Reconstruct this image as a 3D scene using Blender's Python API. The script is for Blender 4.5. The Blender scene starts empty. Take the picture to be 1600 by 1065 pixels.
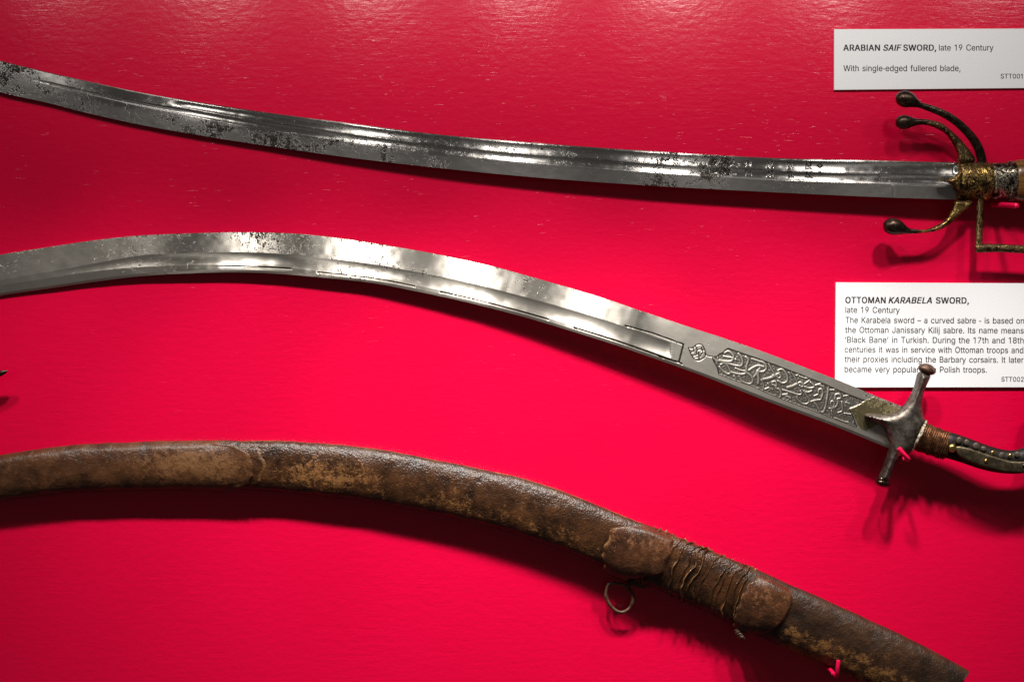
import bpy, math
import numpy as np
from mathutils import Vector, Matrix, geometry

# ------------------------------------------------------------------ camera, world, lamps, exposure
scene = bpy.context.scene
COL = scene.collection
S = 0.0005                      # metres on the wall per unit of the drawing grid below
D = 1.0                         # camera distance from the wall
ASP = 1024 / 681.0
cam_d = bpy.data.cameras.new('camera')
cam = bpy.data.objects.new('camera', cam_d)
COL.objects.link(cam)
cam.location = (0, -D, 0)
cam.rotation_euler = (math.radians(90), 0, 0)
cam_d.sensor_width = 36
cam_d.lens = 36 * D / (1600 * S)
cam_d.clip_start = 0.01
cam_d.clip_end = 50
scene.camera = cam

world = bpy.data.worlds.new('World')
scene.world = world
world.use_nodes = True
bg = world.node_tree.nodes['Background']
bg.inputs[0].default_value = (1, 0.93, 0.88, 1)
bg.inputs[1].default_value = 0.05

LAMP_Z, LAMP_Y = 0.40, -0.30
BEAM_W, SPILL_W = 15.5, 1.35
LAMPS = [(-0.465, 0.40, 0.42), (-0.305, 0.65, 0.82), (-0.143, 0.95, 1.0), (0.007, 1.15, 1.1), (0.169, 1.1, 1.5), (0.331, 0.80, 1.1), (0.49, 0.48, 0.6)]
for lx, kb, ks in LAMPS:
    # each lamp of the row: a reflector beam thrown down the wall, and the weak spill around it
    for watts, cone, aim_z in ((BEAM_W * kb, 52, -0.30), (SPILL_W * ks, 165, -0.05)):
        ld = bpy.data.lights.new('case_lamp', 'SPOT')
        ld.energy = watts
        ld.color = (1.0, 0.95, 0.895)
        ld.spot_size = math.radians(cone)
        ld.spot_blend = 1.0
        ld.shadow_soft_size = 0.019
        lo = bpy.data.objects.new('case_lamp', ld)
        COL.objects.link(lo)
        lo.location = (lx, LAMP_Y, LAMP_Z)
        aim = Vector((lx * 0.9, 0.0, aim_z)) - lo.location
        lo.rotation_euler = aim.to_track_quat('-Z', 'Y').to_euler()

vs = scene.view_settings
vs.view_transform = 'Standard'
vs.look = 'None'
vs.exposure = 0.0
vs.gamma = 1.0
vs.use_curve_mapping = False

# ------------------------------------------------------------------ helpers
rng = np.random.default_rng(7)


DH = 0.0                        # extra stand-off while one hilt is being built


def P(px, py, h):
    """point h metres in front of the wall; px, py is the drawing grid (arrays allowed) -> (...,3)"""
    px = np.asarray(px, float); py = np.asarray(py, float); h = np.asarray(h, float) + DH + 0 * px
    f = (D - h) / D
    return np.stack([(px - 800) * S * f, -h, (532.5 - py) * S * f], -1)


def spline(pts, n, closed=False):
    """Catmull-Rom through pts (k,d), n samples evenly spaced along its length"""
    p = np.asarray(pts, float)
    if closed:
        q = np.vstack([p[-1:], p, p[:2]])
    else:
        q = np.vstack([2 * p[0] - p[1], p, 2 * p[-1] - p[-2]])
    out = []
    m = 24
    t = np.linspace(0, 1, m, endpoint=False)[:, None]
    for i in range(len(q) - 3):
        a, b, c, d = q[i], q[i + 1], q[i + 2], q[i + 3]
        out.append(0.5 * ((2 * b) + (-a + c) * t + (2 * a - 5 * b + 4 * c - d) * t ** 2 + (-a + 3 * b - 3 * c + d) * t ** 3))
    out = np.vstack(out + [q[-2:-1]])
    L = np.r_[0, np.cumsum(np.linalg.norm(np.diff(out[:, :2], axis=0), axis=1))]
    s = np.linspace(0, L[-1], n + (1 if closed else 0))
    r = np.stack([np.interp(s, L, out[:, k]) for k in range(p.shape[1])], 1)
    return r[:-1] if closed else r


def _hash(ix, iy, seed):
    n = (ix.astype(np.int64) * 374761393 + iy.astype(np.int64) * 668265263 + seed * 982451653) & 0x7fffffff
    n = ((n ^ (n >> 13)) * 1274126177) & 0x7fffffff
    return ((n ^ (n >> 16)) & 0xffff) / 65535.0


def noise(x, y, seed=0):
    ix = np.floor(x); iy = np.floor(y)
    fx = x - ix; fy = y - iy
    fx = fx * fx * (3 - 2 * fx); fy = fy * fy * (3 - 2 * fy)
    a = _hash(ix, iy, seed); b = _hash(ix + 1, iy, seed); c = _hash(ix, iy + 1, seed); d = _hash(ix + 1, iy + 1, seed)
    return (a * (1 - fx) + b * fx) * (1 - fy) + (c * (1 - fx) + d * fx) * fy


def fbm(x, y, seed=0, o=4):
    v = 0; w = 0.5; t = 0
    for i in range(o):
        v = v + w * noise(x * 2 ** i, y * 2 ** i, seed + i * 17); t += w; w *= 0.55
    return v / t


def sm(a, b, x):
    t = np.clip((x - a) / (b - a), 0, 1)
    return t * t * (3 - 2 * t)


def gauss(x, c, w):
    return np.exp(-((x - c) / w) ** 2)


def segdist(X, Y, poly):
    d = np.full(X.shape, 1e9)
    for (x0, y0), (x1, y1) in zip(poly[:-1], poly[1:]):
        dx, dy = x1 - x0, y1 - y0
        l2 = dx * dx + dy * dy + 1e-9
        t = np.clip(((X - x0) * dx + (Y - y0) * dy) / l2, 0, 1)
        d = np.minimum(d, np.hypot(X - x0 - t * dx, Y - y0 - t * dy))
    return d


def inside(X, Y, poly):
    r = np.zeros(X.shape, bool)
    n = len(poly)
    for i in range(n):
        x0, y0 = poly[i]; x1, y1 = poly[(i + 1) % n]
        if y0 == y1:
            continue
        c = ((y0 > Y) != (y1 > Y)) & (X < (x1 - x0) * (Y - y0) / (y1 - y0) + x0)
        r ^= c
    return r


def thing(name, label, cat, loc, group=None):
    o = bpy.data.objects.new(name, None)
    o.empty_display_size = 0.02
    COL.objects.link(o)
    o.location = loc
    o['label'] = label; o['category'] = cat
    if group: o['group'] = group
    return o


def world_loc(o):
    v = Vector((0, 0, 0))
    while o:
        v = v + o.location; o = o.parent
    return v


def link(name, me, mat, parent=None, label=None):
    o = bpy.data.objects.new(name, me)
    COL.objects.link(o)
    if mat is not None and not me.materials:
        me.materials.append(mat)
    if parent is not None:
        me.transform(Matrix.Translation(-world_loc(parent)))
        o.parent = parent
    if label: o['label'] = label
    return o


def mesh_from(verts, faces, attrs=None, uv=None, sharp=40):
    verts = np.asarray(verts, float).reshape(-1, 3)
    me = bpy.data.meshes.new('mesh')
    faces = np.asarray(faces)
    if faces.ndim == 2:
        k = faces.shape[1]
        me.vertices.add(len(verts)); me.vertices.foreach_set('co', verts.ravel())
        me.loops.add(faces.size); me.loops.foreach_set('vertex_index', faces.ravel().astype(np.int32))
        me.polygons.add(len(faces))
        me.polygons.foreach_set('loop_start', np.arange(0, faces.size, k, dtype=np.int32))
        me.polygons.foreach_set('loop_total', np.full(len(faces), k, dtype=np.int32))
    else:
        me.from_pydata(verts.tolist(), [], [list(f) for f in faces])
    me.update(calc_edges=True)
    if attrs:
        for k, a in attrs.items():
            at = me.attributes.new(k, 'FLOAT', 'POINT')
            at.data.foreach_set('value', np.asarray(a, np.float32).ravel())
    if uv is not None:
        ul = me.uv_layers.new(name='UVMap')
        li = np.empty(len(me.loops), np.int32)
        me.loops.foreach_get('vertex_index', li)
        ul.data.foreach_set('uv', np.asarray(uv, np.float32).reshape(-1, 2)[li].ravel())
    me.polygons.foreach_set('use_smooth', np.ones(len(me.polygons), bool))
    if sharp:
        me.set_sharp_from_angle(angle=math.radians(sharp))
    me.validate()
    return me


def grid_faces(nu, nv, close_v=False, cap=False):
    i = np.arange(nu - 1)[:, None]
    j = np.arange(nv if close_v else nv - 1)[None, :]
    j2 = (j + 1) % nv
    f = np.stack([i * nv + j, i * nv + j2, (i + 1) * nv + j2, (i + 1) * nv + j], -1).reshape(-1, 4)
    return f


def fix_normals(me):
    import bmesh
    bm = bmesh.new(); bm.from_mesh(me)
    bmesh.ops.recalc_face_normals(bm, faces=bm.faces)
    bm.to_mesh(me); bm.free()


def tube(path, radii, n=24, depth=1.0, mm=False, rnd=None):
    """path: (k,3) of px,py,h ; radii in px units; closed ends; depth = out-of-wall radius factor"""
    pr = np.hstack([np.asarray(path, float), np.asarray(radii, float)[:, None]])
    m = max(12, int(len(pr) * 10))
    pr = spline(pr, m)
    c = P(pr[:, 0], pr[:, 1], pr[:, 2])
    r = pr[:, 3] * S * (D - pr[:, 2]) / D
    t = np.gradient(c, axis=0); t /= np.linalg.norm(t, axis=1)[:, None] + 1e-12
    out = np.array([0, -1.0, 0])
    side = np.cross(t, out); ln = np.linalg.norm(side, axis=1)
    side[ln < 1e-3] = [1, 0, 0]
    side /= np.linalg.norm(side, axis=1)[:, None]
    up = np.cross(side, t); up /= np.linalg.norm(up, axis=1)[:, None]
    a = np.linspace(0, 2 * np.pi, n, endpoint=False)
    rr = r[:, None] * np.ones(n)
    if rnd is not None:
        rr = rr * (1 + rnd * (fbm(np.arange(m)[:, None] * 0.35 + 0 * a, np.cos(a)[None] * 2 + 9 + 0 * rr, 5) - 0.5) * 2)
    V = c[:, None] + rr[..., None] * (np.cos(a)[None, :, None] * side[:, None] + depth * np.sin(a)[None, :, None] * up[:, None])
    nu = m
    verts = np.vstack([V.reshape(-1, 3), c[0], c[-1]])
    f = grid_faces(nu, n, True).tolist()
    k0, k1 = nu * n, nu * n + 1
    for j in range(n):
        f.append((k0, (j + 1) % n, j))
        f.append((k1, (nu - 1) * n + j, (nu - 1) * n + (j + 1) % n))
    u = np.linspace(0, 1, nu)[:, None] + 0 * a
    return verts, f


def merge(parts):
    V, F, o = [], [], 0
    for v, f in parts:
        V.append(np.asarray(v)); F += [tuple(int(i) + o for i in q) for q in f]; o += len(v)
    return np.vstack(V), F


def from_parts(parts, sharp=50):
    v, f = merge(parts)
    me = bpy.data.meshes.new('mesh')
    me.from_pydata(v.tolist(), [], f); me.update()
    fix_normals(me)
    me.polygons.foreach_set('use_smooth', np.ones(len(me.polygons), bool))
    me.set_sharp_from_angle(angle=math.radians(sharp))
    return me


def ball(px, py, h, rx, ry, rh, rot=0, n=20):
    """ellipsoid: rx, ry in grid units in the wall plane, rh out of it"""
    th = np.linspace(0, np.pi, n)[:, None]; ph = np.linspace(0, 2 * np.pi, 2 * n, endpoint=False)[None]
    x = rx * np.sin(th) * np.cos(ph); y = ry * np.sin(th) * np.sin(ph); z = rh * np.cos(th) + 0 * ph
    c, s = math.cos(rot), math.sin(rot)
    V = P(px + c * x - s * y, py + s * x + c * y, h + z * S)
    return V.reshape(-1, 3), grid_faces(n, 2 * n, True).tolist()


def pillow(poly, R, H, h0, back=None, step=1.6, smooth_n=None, tilt=None, bumpfn=None):
    """domed plate whose outline is poly (grid units); R rounding radius (grid units), H dome height (m), h0 rim height (m, or function)"""
    pl = spline(poly, smooth_n, True) if smooth_n else np.asarray(poly, float)
    mn, mx = pl.min(0), pl.max(0)
    gx, gy = np.meshgrid(np.arange(mn[0], mx[0], step), np.arange(mn[1], mx[1], step))
    gx = gx.ravel(); gy = gy.ravel()
    loop = np.vstack([pl, pl[:1]])
    d = segdist(gx, gy, loop)
    k = inside(gx, gy, pl) & (d > step * 0.6)
    pts = np.vstack([pl, np.stack([gx[k], gy[k]], 1)])
    dist = np.r_[np.zeros(len(pl)), d[k]]
    n = len(pl)
    res = geometry.delaunay_2d_cdt([Vector(p) for p in pts], [(i, (i + 1) % n) for i in range(n)], [], 1, 1e-6)
    vco = np.array([tuple(v) for v in res[0]])
    tri = [tuple(f) for f in res[2]]
    idx = np.array([o[0] if o else 0 for o in res[3]])
    dist = dist[idx]
    q = np.clip(dist / R, 0, 1)
    hz = H * np.sqrt(np.clip(1 - (1 - q) ** 2, 0, 1))
    rim = h0(vco[:, 0], vco[:, 1]) if callable(h0) else h0 + 0 * hz
    ex = bumpfn(vco[:, 0], vco[:, 1], q) if bumpfn else 0
    F = P(vco[:, 0], vco[:, 1], rim + hz + ex)
    B = F.copy(); B[:, 1] = -(rim + DH - (hz if back is None else back))
    m = len(F)
    faces = tri + [tuple(i + m for i in reversed(t)) for t in tri]
    if back is not None:
        loopi = [int(np.argmin(np.hypot(vco[:, 0] - p[0], vco[:, 1] - p[1]))) for p in pl]
        for a, b in zip(loopi, loopi[1:] + loopi[:1]):
            faces.append((a, b, b + m, a + m))
    return np.vstack([F, B]), faces


# ------------------------------------------------------------------ materials
class NT:
    def __init__(s, name):
        s.m = bpy.data.materials.new(name); s.m.use_nodes = True
        s.t = s.m.node_tree; s.b = s.t.nodes['Principled BSDF']

    def n(s, kind, **kw):
        nd = s.t.nodes.new(kind)
        for k, v in kw.items():
            if k.startswith('i_'):
                nd.inputs[k[2:].replace('_', ' ')].default_value = v
            else:
                setattr(nd, k, v)
        return nd

    def l(s, a, b):
        s.t.links.new(a, b)

    def ramp(s, src, stops):
        r = s.n('ShaderNodeValToRGB')
        e = r.color_ramp.elements
        while len(e) < len(stops): e.new(0.5)
        for el, (p, c) in zip(e, stops):
            el.position = p
            el.color = (c, c, c, 1) if isinstance(c, (int, float)) else (*c, 1)
        s.l(src, r.inputs[0]); return r.outputs[0]

    def coords(s, scale=(1, 1, 1), rot=(0, 0, 0)):
        tc = s.n('ShaderNodeTexCoord'); mp = s.n('ShaderNodeMapping')
        mp.inputs['Scale'].default_value = scale; mp.inputs['Rotation'].default_value = rot
        s.l(tc.outputs['Object'], mp.inputs[0]); return mp.outputs[0]

    def noise(s, vec, scale, detail=4, rough=0.55, dist=0.0):
        t = s.n('ShaderNodeTexNoise'); t.inputs['Scale'].default_value = scale; t.inputs['Detail'].default_value = detail
        t.inputs['Roughness'].default_value = rough; t.inputs['Distortion'].default_value = dist
        s.l(vec, t.inputs['Vector']); return t.outputs['Fac']

    def vor(s, vec, scale, feature='F1', rnd=1.0):
        t = s.n('ShaderNodeTexVoronoi'); t.feature = feature; t.inputs['Scale'].default_value = scale
        t.inputs['Randomness'].default_value = rnd
        s.l(vec, t.inputs['Vector']); return t.outputs['Distance']

    def mix(s, fac, a, b):
        m = s.n('ShaderNodeMix', data_type='RGBA')
        for sock, v in ((m.inputs[0], fac), (m.inputs[6], a), (m.inputs[7], b)):
            if isinstance(v, (int, float)): sock.default_value = v
            elif isinstance(v, tuple): sock.default_value = (*v, 1)
            else: s.l(v, sock)
        return m.outputs[2]

    def math(s, op, a, b=0.0, c=None):
        m = s.n('ShaderNodeMath', operation=op)
        for sock, v in zip(m.inputs, (a, b, c)):
            if v is None: continue
            if isinstance(v, (int, float)): sock.default_value = v
            else: s.l(v, sock)
        return m.outputs[0]

    def attr(s, name):
        return s.n('ShaderNodeAttribute', attribute_name=name).outputs['Fac']

    def bump(s, h, strength=0.3, dist=0.001, prev=None):
        b = s.n('ShaderNodeBump'); b.inputs['Strength'].default_value = strength; b.inputs['Distance'].default_value = dist
        s.l(h, b.inputs['Height'])
        if prev is not None: s.l(prev, b.inputs['Normal'])
        return b.outputs[0]

    def set(s, **kw):
        for k, v in kw.items():
            sock = s.b.inputs[k.replace('_', ' ')]
            if isinstance(v, (int, float)): sock.default_value = v
            elif isinstance(v, tuple): sock.default_value = (*v, 1)
            else: s.l(v, sock)
        return s


def mat_wall():
    s = NT('red_paint')
    v = s.coords()
    vg = s.coords((1, 1, 9), (0, math.radians(3), 0))
    peel = s.noise(v, 330, 3, 0.6)
    peel2 = s.noise(s.coords((1, 1, 1.8)), 120, 3, 0.5)
    grain = s.noise(vg, 42, 4, 0.62, 0.6)
    dash = s.math('MULTIPLY', s.ramp(s.noise(vg, 85, 2, 0.5, 0.3), [(0.66, 0.0), (0.75, 1.0)]), s.ramp(s.noise(v, 22, 3, 0.6), [(0.42, 0.0), (0.58, 1.0)]))
    patch = s.ramp(s.noise(v, 14, 4, 0.6), [(0.40, 0.12), (0.66, 1.0)])
    grain = s.math('MULTIPLY', grain, patch)
    b = s.bump(peel2, 0.18, 0.0012)
    b = s.bump(peel, 0.15, 0.0006, b)
    b = s.bump(grain, 0.22, 0.0009, b)
    b = s.bump(dash, 0.30, 0.0004, b)
    tone = s.noise(v, 9, 3, 0.5)
    col = s.mix(tone, (0.63, 0.0004, 0.036), (0.70, 0.0005, 0.045))
    s.set(Base_Color=col, Roughness=0.25, Normal=b, Specular_IOR_Level=0.42)
    return s.m


def mat_steel(name, base=(0.50, 0.49, 0.475), dark=(0.045, 0.038, 0.032), rough=0.25, pit_scale=900, aniso=1.0):
    s = NT(name)
    v = s.coords()
    pit = s.attr('pit'); groove = s.attr('groove')
    n1 = s.noise(v, pit_scale, 4, 0.62)
    n2 = s.noise(v, pit_scale * 0.28, 4, 0.6, 0.4)
    big = s.noise(v, 35, 3, 0.6)
    k = s.math('ADD', s.math('MULTIPLY', n1, 0.55), s.math('MULTIPLY', n2, 0.45))
    thr = s.math('MULTIPLY_ADD', pit, -0.24, 0.71)
    spots = s.math('SMOOTH_MIN', 1.0, s.math('MAXIMUM', s.math('MULTIPLY', s.math('SUBTRACT', k, thr), 16.0), 0.0), 0.1)
    stain = s.ramp(s.noise(v, 150, 6, 0.7), [(0.35, 0.0), (0.75, 1.0)])
    uvn = s.n('ShaderNodeUVMap', uv_map='UVMap'); mpu = s.n('ShaderNodeMapping')
    mpu.inputs['Scale'].default_value = (55, 70, 1); s.l(uvn.outputs[0], mpu.inputs[0])
    lines_ = s.noise(mpu.outputs[0], 1.0, 4, 0.65)          # fine polishing lines along the blade
    base_c = s.mix(s.math('MULTIPLY', stain, 0.55), base, tuple(c * f for c, f in zip(base, (0.62, 0.57, 0.50))))
    base_c = s.mix(s.ramp(lines_, [(0.3, 0.32), (0.62, 0.0)]), base_c, tuple(c * 0.45 for c in base))
    col = s.mix(spots, base_c, dark)
    col = s.mix(groove, col, (0.016, 0.012, 0.007))
    so = s.attr('solder')
    col = s.mix(so, col, s.mix(stain, (0.25, 0.21, 0.115), (0.13, 0.105, 0.06)))
    ro = s.math('ADD', s.math('MULTIPLY_ADD', stain, 0.05, rough), s.math('MULTIPLY', spots, 0.3))
    matt = s.attr('matt')
    ro = s.math('ADD', ro, s.math('MULTIPLY', matt, 0.13))
    an = s.math('MULTIPLY_ADD', matt, -0.6, aniso)
    b = s.bump(s.math('MULTIPLY', spots, -1.0), 0.5, 0.0003)
    tg = s.n('ShaderNodeTangent', direction_type='UV_MAP', uv_map='UVMap')
    s.set(Base_Color=col, Metallic=s.math('MULTIPLY_ADD', spots, -0.15, 1.0), Roughness=ro, Normal=b, Anisotropic=an)
    s.l(tg.outputs[0], s.b.inputs['Tangent'])
    return s.m


def mat_iron(name, base, spot, rough=0.38, scale=160, metallic=0.9, lo=0.45, hi=0.62):
    s = NT(name)
    v = s.coords()
    n = s.ramp(s.noise(v, scale, 6, 0.65, 0.4), [(lo, 0.0), (hi, 1.0)])
    f = s.noise(v, scale * 6, 3, 0.6)
    col = s.mix(n, base, spot)
    b = s.bump(f, 0.25, 0.0005)
    b = s.bump(n, 0.2, 0.0003, b)
    s.set(Base_Color=col, Metallic=metallic, Roughness=s.math('MULTIPLY_ADD', f, 0.25, rough - 0.12), Normal=b)
    return s.m


def mat_inlay(name, metal=(0.85, 0.58, 0.18), ground=(0.055, 0.033, 0.018), scale=130, rough=0.3, w=(0.06, 0.10)):
    """scrolling inlay: bands of a distorted wave field"""
    s = NT(name)
    v = s.coords()
    n = s.noise(v, scale, 2, 0.5, 2.6)
    band = s.math('ABSOLUTE', s.math('SUBTRACT', s.math('FRACT', s.math('MULTIPLY', n, 6.0)), 0.5))
    line = s.ramp(band, [(w[0] + 0.10, 1.0), (w[1] + 0.14, 0.0)])
    wear = s.ramp(s.noise(v, scale * 0.8, 4, 0.6), [(0.36, 0.0), (0.52, 1.0)])
    fac = s.math('MULTIPLY', line, wear)
    col = s.mix(fac, ground, metal)
    b = s.bump(fac, 0.5, 0.0003)
    s.set(Base_Color=col, Metallic=0.95, Roughness=s.math('MULTIPLY_ADD', fac, -0.08, rough + 0.08), Normal=b)
    return s.m


def mat_leather(name, c0, c1, tan, pebble=900, rough=0.45, bumpk=0.5):
    s = NT(name)
    v = s.coords()
    w = s.attr('wear'); crease = s.attr('crease')
    n = s.noise(v, 60, 6, 0.65, 0.3)
    col = s.mix(s.ramp(n, [(0.35, 0.0), (0.68, 1.0)]), c0, c1)
    pb = s.vor(v, pebble, 'SMOOTH_F1')
    fine = s.noise(v, 650, 4, 0.7)
    scuff = s.noise(v, 210, 6, 0.7, 0.5)
    t = s.math('ADD', s.math('MULTIPLY', scuff, 0.6), s.math('MULTIPLY', fine, 0.4))
    k = s.math('MULTIPLY', s.math('SUBTRACT', t, s.math('MULTIPLY_ADD', w, -0.30, 0.66)), 8.0)
    k = s.math('MINIMUM', s.math('MAXIMUM', k, 0.0), 1.0)
    col = s.mix(s.math('MULTIPLY', k, 0.62), col, tan)
    col = s.mix(crease, col, (0.38, 0.20, 0.075))
    b = s.bump(pb, bumpk, 0.0007)
    b = s.bump(fine, 0.45, 0.0006, b)
    b = s.bump(n, 0.5, 0.003, b)
    s.set(Base_Color=col, Roughness=s.math('MULTIPLY_ADD', k, 0.25, rough), Normal=b, Specular_IOR_Level=0.38)
    return s.m


def mat_plain(name, col, rough=0.5, metallic=0.0, bump=0.0, scale=400, spec=0.5):
    s = NT(name)
    v = s.coords()
    n = s.noise(v, scale, 4, 0.6)
    c = s.mix(n, tuple(x * 0.85 for x in col), tuple(min(1, x * 1.12) for x in col))
    s.set(Base_Color=c, Roughness=rough, Metallic=metallic, Specular_IOR_Level=spec)
    if bump: s.set(Normal=s.bump(n, bump, 0.0005))
    return s.m


def mat_wood():
    s = NT('horn_grip')
    v = s.coords((1.2, 1.2, 9))
    n = s.noise(v, 60, 5, 0.6, 0.8)
    col = s.mix(s.ramp(n, [(0.3, 0.0), (0.7, 1.0)]), (0.07, 0.028, 0.006), (0.24, 0.11, 0.028))
    s.set(Base_Color=col, Roughness=0.25, Normal=s.bump(n, 0.08, 0.0006), Coat_Weight=0.3)
    return s.m


M_WALL = mat_wall()
M_STEEL1 = mat_steel('pitted_steel')
M_STEEL2 = mat_steel('bright_steel', base=(0.50, 0.475, 0.43), rough=0.30, pit_scale=1000, aniso=1.0)
M_GUARD2 = mat_iron('grey_iron', (0.066, 0.053, 0.045), (0.26, 0.232, 0.20), 0.44, 190, 0.85, 0.40, 0.72)
M_RUST = mat_iron('rusty_iron', (0.060, 0.030, 0.018), (0.15, 0.080, 0.050), 0.48, 220, 0.35)
M_DARK = mat_iron('dark_iron', (0.035, 0.022, 0.016), (0.10, 0.066, 0.045), 0.30, 200, 0.85)
M_GOLD = mat_inlay('gold_inlay', (0.80, 0.54, 0.16), (0.035, 0.020, 0.011), 170, 0.3, (0.0, 0.05))
M_GOLDW = mat_inlay('worn_gold_inlay', (0.46, 0.31, 0.12), (0.035, 0.022, 0.014), 190, 0.34, (0.02, 0.07))
M_SILVER = mat_inlay('silver_inlay', (0.66, 0.60, 0.46), (0.015, 0.011, 0.008), 150, 0.3, (0.05, 0.09))
M_HORN = mat_wood()
M_BRASS = mat_plain('brass', (0.72, 0.50, 0.16), 0.25, 1.0, 0.1)
M_SCALE = mat_plain('dark_scale', (0.007, 0.005, 0.004), 0.45, 0.0, 0.4, 400, 0.2)
M_STUD = mat_plain('bone_stud', (0.065, 0.047, 0.030), 0.5, 0.0, 0.6)
M_STRAP = mat_iron('tarnished_strap', (0.060, 0.046, 0.028), (0.15, 0.118, 0.072), 0.42, 200, 0.8)
M_CARD = mat_plain('white_card', (0.85, 0.86, 0.88), 0.75, 0.0, 0.03, 900)
M_INK = mat_plain('black_ink', (0.012, 0.012, 0.013), 0.7)
M_PIN = mat_plain('pin_red_paint', (0.70, 0.004, 0.06), 0.3)
M_CRUST = mat_iron('pale_crust', (0.14, 0.115, 0.07), (0.46, 0.42, 0.31), 0.7, 500, 0.1)
M_BODY = mat_leather('dark_leather', (0.012, 0.005, 0.0025), (0.064, 0.025, 0.009), (0.26, 0.112, 0.030), 800, 0.32, 0.4)
M_CHAPE = mat_leather('brown_leather', (0.034, 0.013, 0.006), (0.100, 0.040, 0.016), (0.18, 0.078, 0.022), 1500, 0.34, 0.15)
M_MOUNT = mat_leather('mount_leather', (0.020, 0.008, 0.004), (0.088, 0.033, 0.014), (0.20, 0.080, 0.027), 1600, 0.32, 0.15)
M_WRAP = mat_leather('crumpled_leather', (0.012, 0.005, 0.003), (0.058, 0.022, 0.009), (0.26, 0.10, 0.024), 1500, 0.20, 0.2)
M_THROAT = mat_leather('throat_leather', (0.013, 0.006, 0.003), (0.048, 0.020, 0.008), (0.26, 0.115, 0.026), 900, 0.44, 0.3)

# ------------------------------------------------------------------ wall
bx, bz, bt = 1.6, 1.2, 0.02
v = [(-bx, 0, -bz), (bx, 0, -bz), (bx, 0, bz), (-bx, 0, bz), (-bx, bt, -bz), (bx, bt, -bz), (bx, bt, bz), (-bx, bt, bz)]
me = bpy.data.meshes.new('wall')
me.from_pydata(v, [], [(0, 1, 2, 3), (7, 6, 5, 4), (0, 4, 5, 1), (1, 5, 6, 2), (2, 6, 7, 3), (3, 7, 4, 0)])
me.update()
wall = link('wall', me, M_WALL)
wall['kind'] = 'structure'
wall['label'] = 'glossy crimson painted back wall of the display case'


# ------------------------------------------------------------------ blades
def edge_pairs(top, bot, us):
    """us: grid x of samples on the top edge; bottom partner lies along the local normal"""
    T = spline(top, 4000); B = spline(bot, 4000)
    tx = np.interp(us, T[:, 0], np.arange(len(T)))
    i = np.clip(tx.astype(int), 1, len(T) - 2)
    tp = np.stack([us, np.interp(us, T[:, 0], T[:, 1])], 1)
    mid = T[np.clip(i + 30, 0, len(T) - 1)] - T[np.clip(i - 30, 0, len(T) - 1)]
    mid /= np.linalg.norm(mid, axis=1)[:, None]
    bp = np.empty_like(tp)
    for k in range(len(us)):
        d = (B - tp[k]) @ mid[k]
        j = int(np.argmin(np.abs(d)))
        bp[k] = B[j]
    # smooth the pairing
    w = 9
    ker = np.hanning(w + 2)[1:-1]; ker /= ker.sum()
    for c in (0, 1):
        pad = np.r_[2 * bp[0, c] - bp[w // 2:0:-1, c], bp[:, c], 2 * bp[-1, c] - bp[-2:-w // 2 - 1:-1, c]]
        bp[:, c] = np.convolve(pad, ker, 'valid')
    return tp, bp


def blade_mesh(top, bot, us, vs_, hbase, prof, attrs_fn, thick=0.0035):
    tp, bp = edge_pairs(top, bot, us)
    V = vs_[None, :]
    X = tp[:, :1] * (1 - V) + bp[:, :1] * V
    Y = tp[:, 1:] * (1 - V) + bp[:, 1:] * V
    U = us[:, None] + 0 * V
    h, at = prof(U, V + 0 * U, X, Y)
    hb = hbase(U)
    F = P(X, Y, hb + h)
    nu, nv = U.shape
    bt_ = F[:, [0]].copy(); bb = F[:, [-1]].copy()
    bt_[..., 1] += thick; bb[..., 1] += 0.0008
    allv = np.concatenate([F, bb, bt_], 1)
    n = nv + 2
    uv = np.stack([np.concatenate([V + 0 * U, V[:, -1:] + 0 * U[:, :1], V[:, :1] + 0 * U[:, :1]], 1) , np.concatenate([U, U[:, :1], U[:, :1]], 1) / 1600.0], -1)
    A = {k: np.concatenate([a, a[:, -1:], a[:, :1]], 1) for k, a in {**at, **attrs_fn(U, V + 0 * U, X, Y)}.items()}
    f = grid_faces(nu, n, True)
    me = mesh_from(allv.reshape(-1, 3), f, A, uv, 55)
    return me


def arc(v, a, b):
    """0..1 hollow between a and b"""
    m = (a + b) / 2; w = (b - a) / 2
    q = np.clip(np.abs(v - m) / w, 0, 1)
    return 1 - q * q


# --- first sword: straightish sabre with two fullers
top1 = [(-170, 62), (-60, 80), (0, 95), (32, 103), (110, 121), (207, 142), (280, 155), (400, 173.5), (540, 192), (675, 209), (800, 220.5),
        (1000, 235), (1200, 246.5), (1375, 251), (1497, 254)]
bot1 = [(-172, 70), (-70, 118), (0, 144), (75, 161), (150, 180), (250, 201), (400, 225.5), (575, 250), (800, 274), (1000, 289), (1200, 300), (1375, 308),
        (1497, 312)]
us1 = np.unique(np.round(np.r_[np.arange(-170, 1098, 1.6), np.arange(1098, 1292, 0.6), np.arange(1292, 1497, 1.2), 1497], 2))
vs1 = np.linspace(0, 1, 104)
MARK = 1 / 8.0


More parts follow.
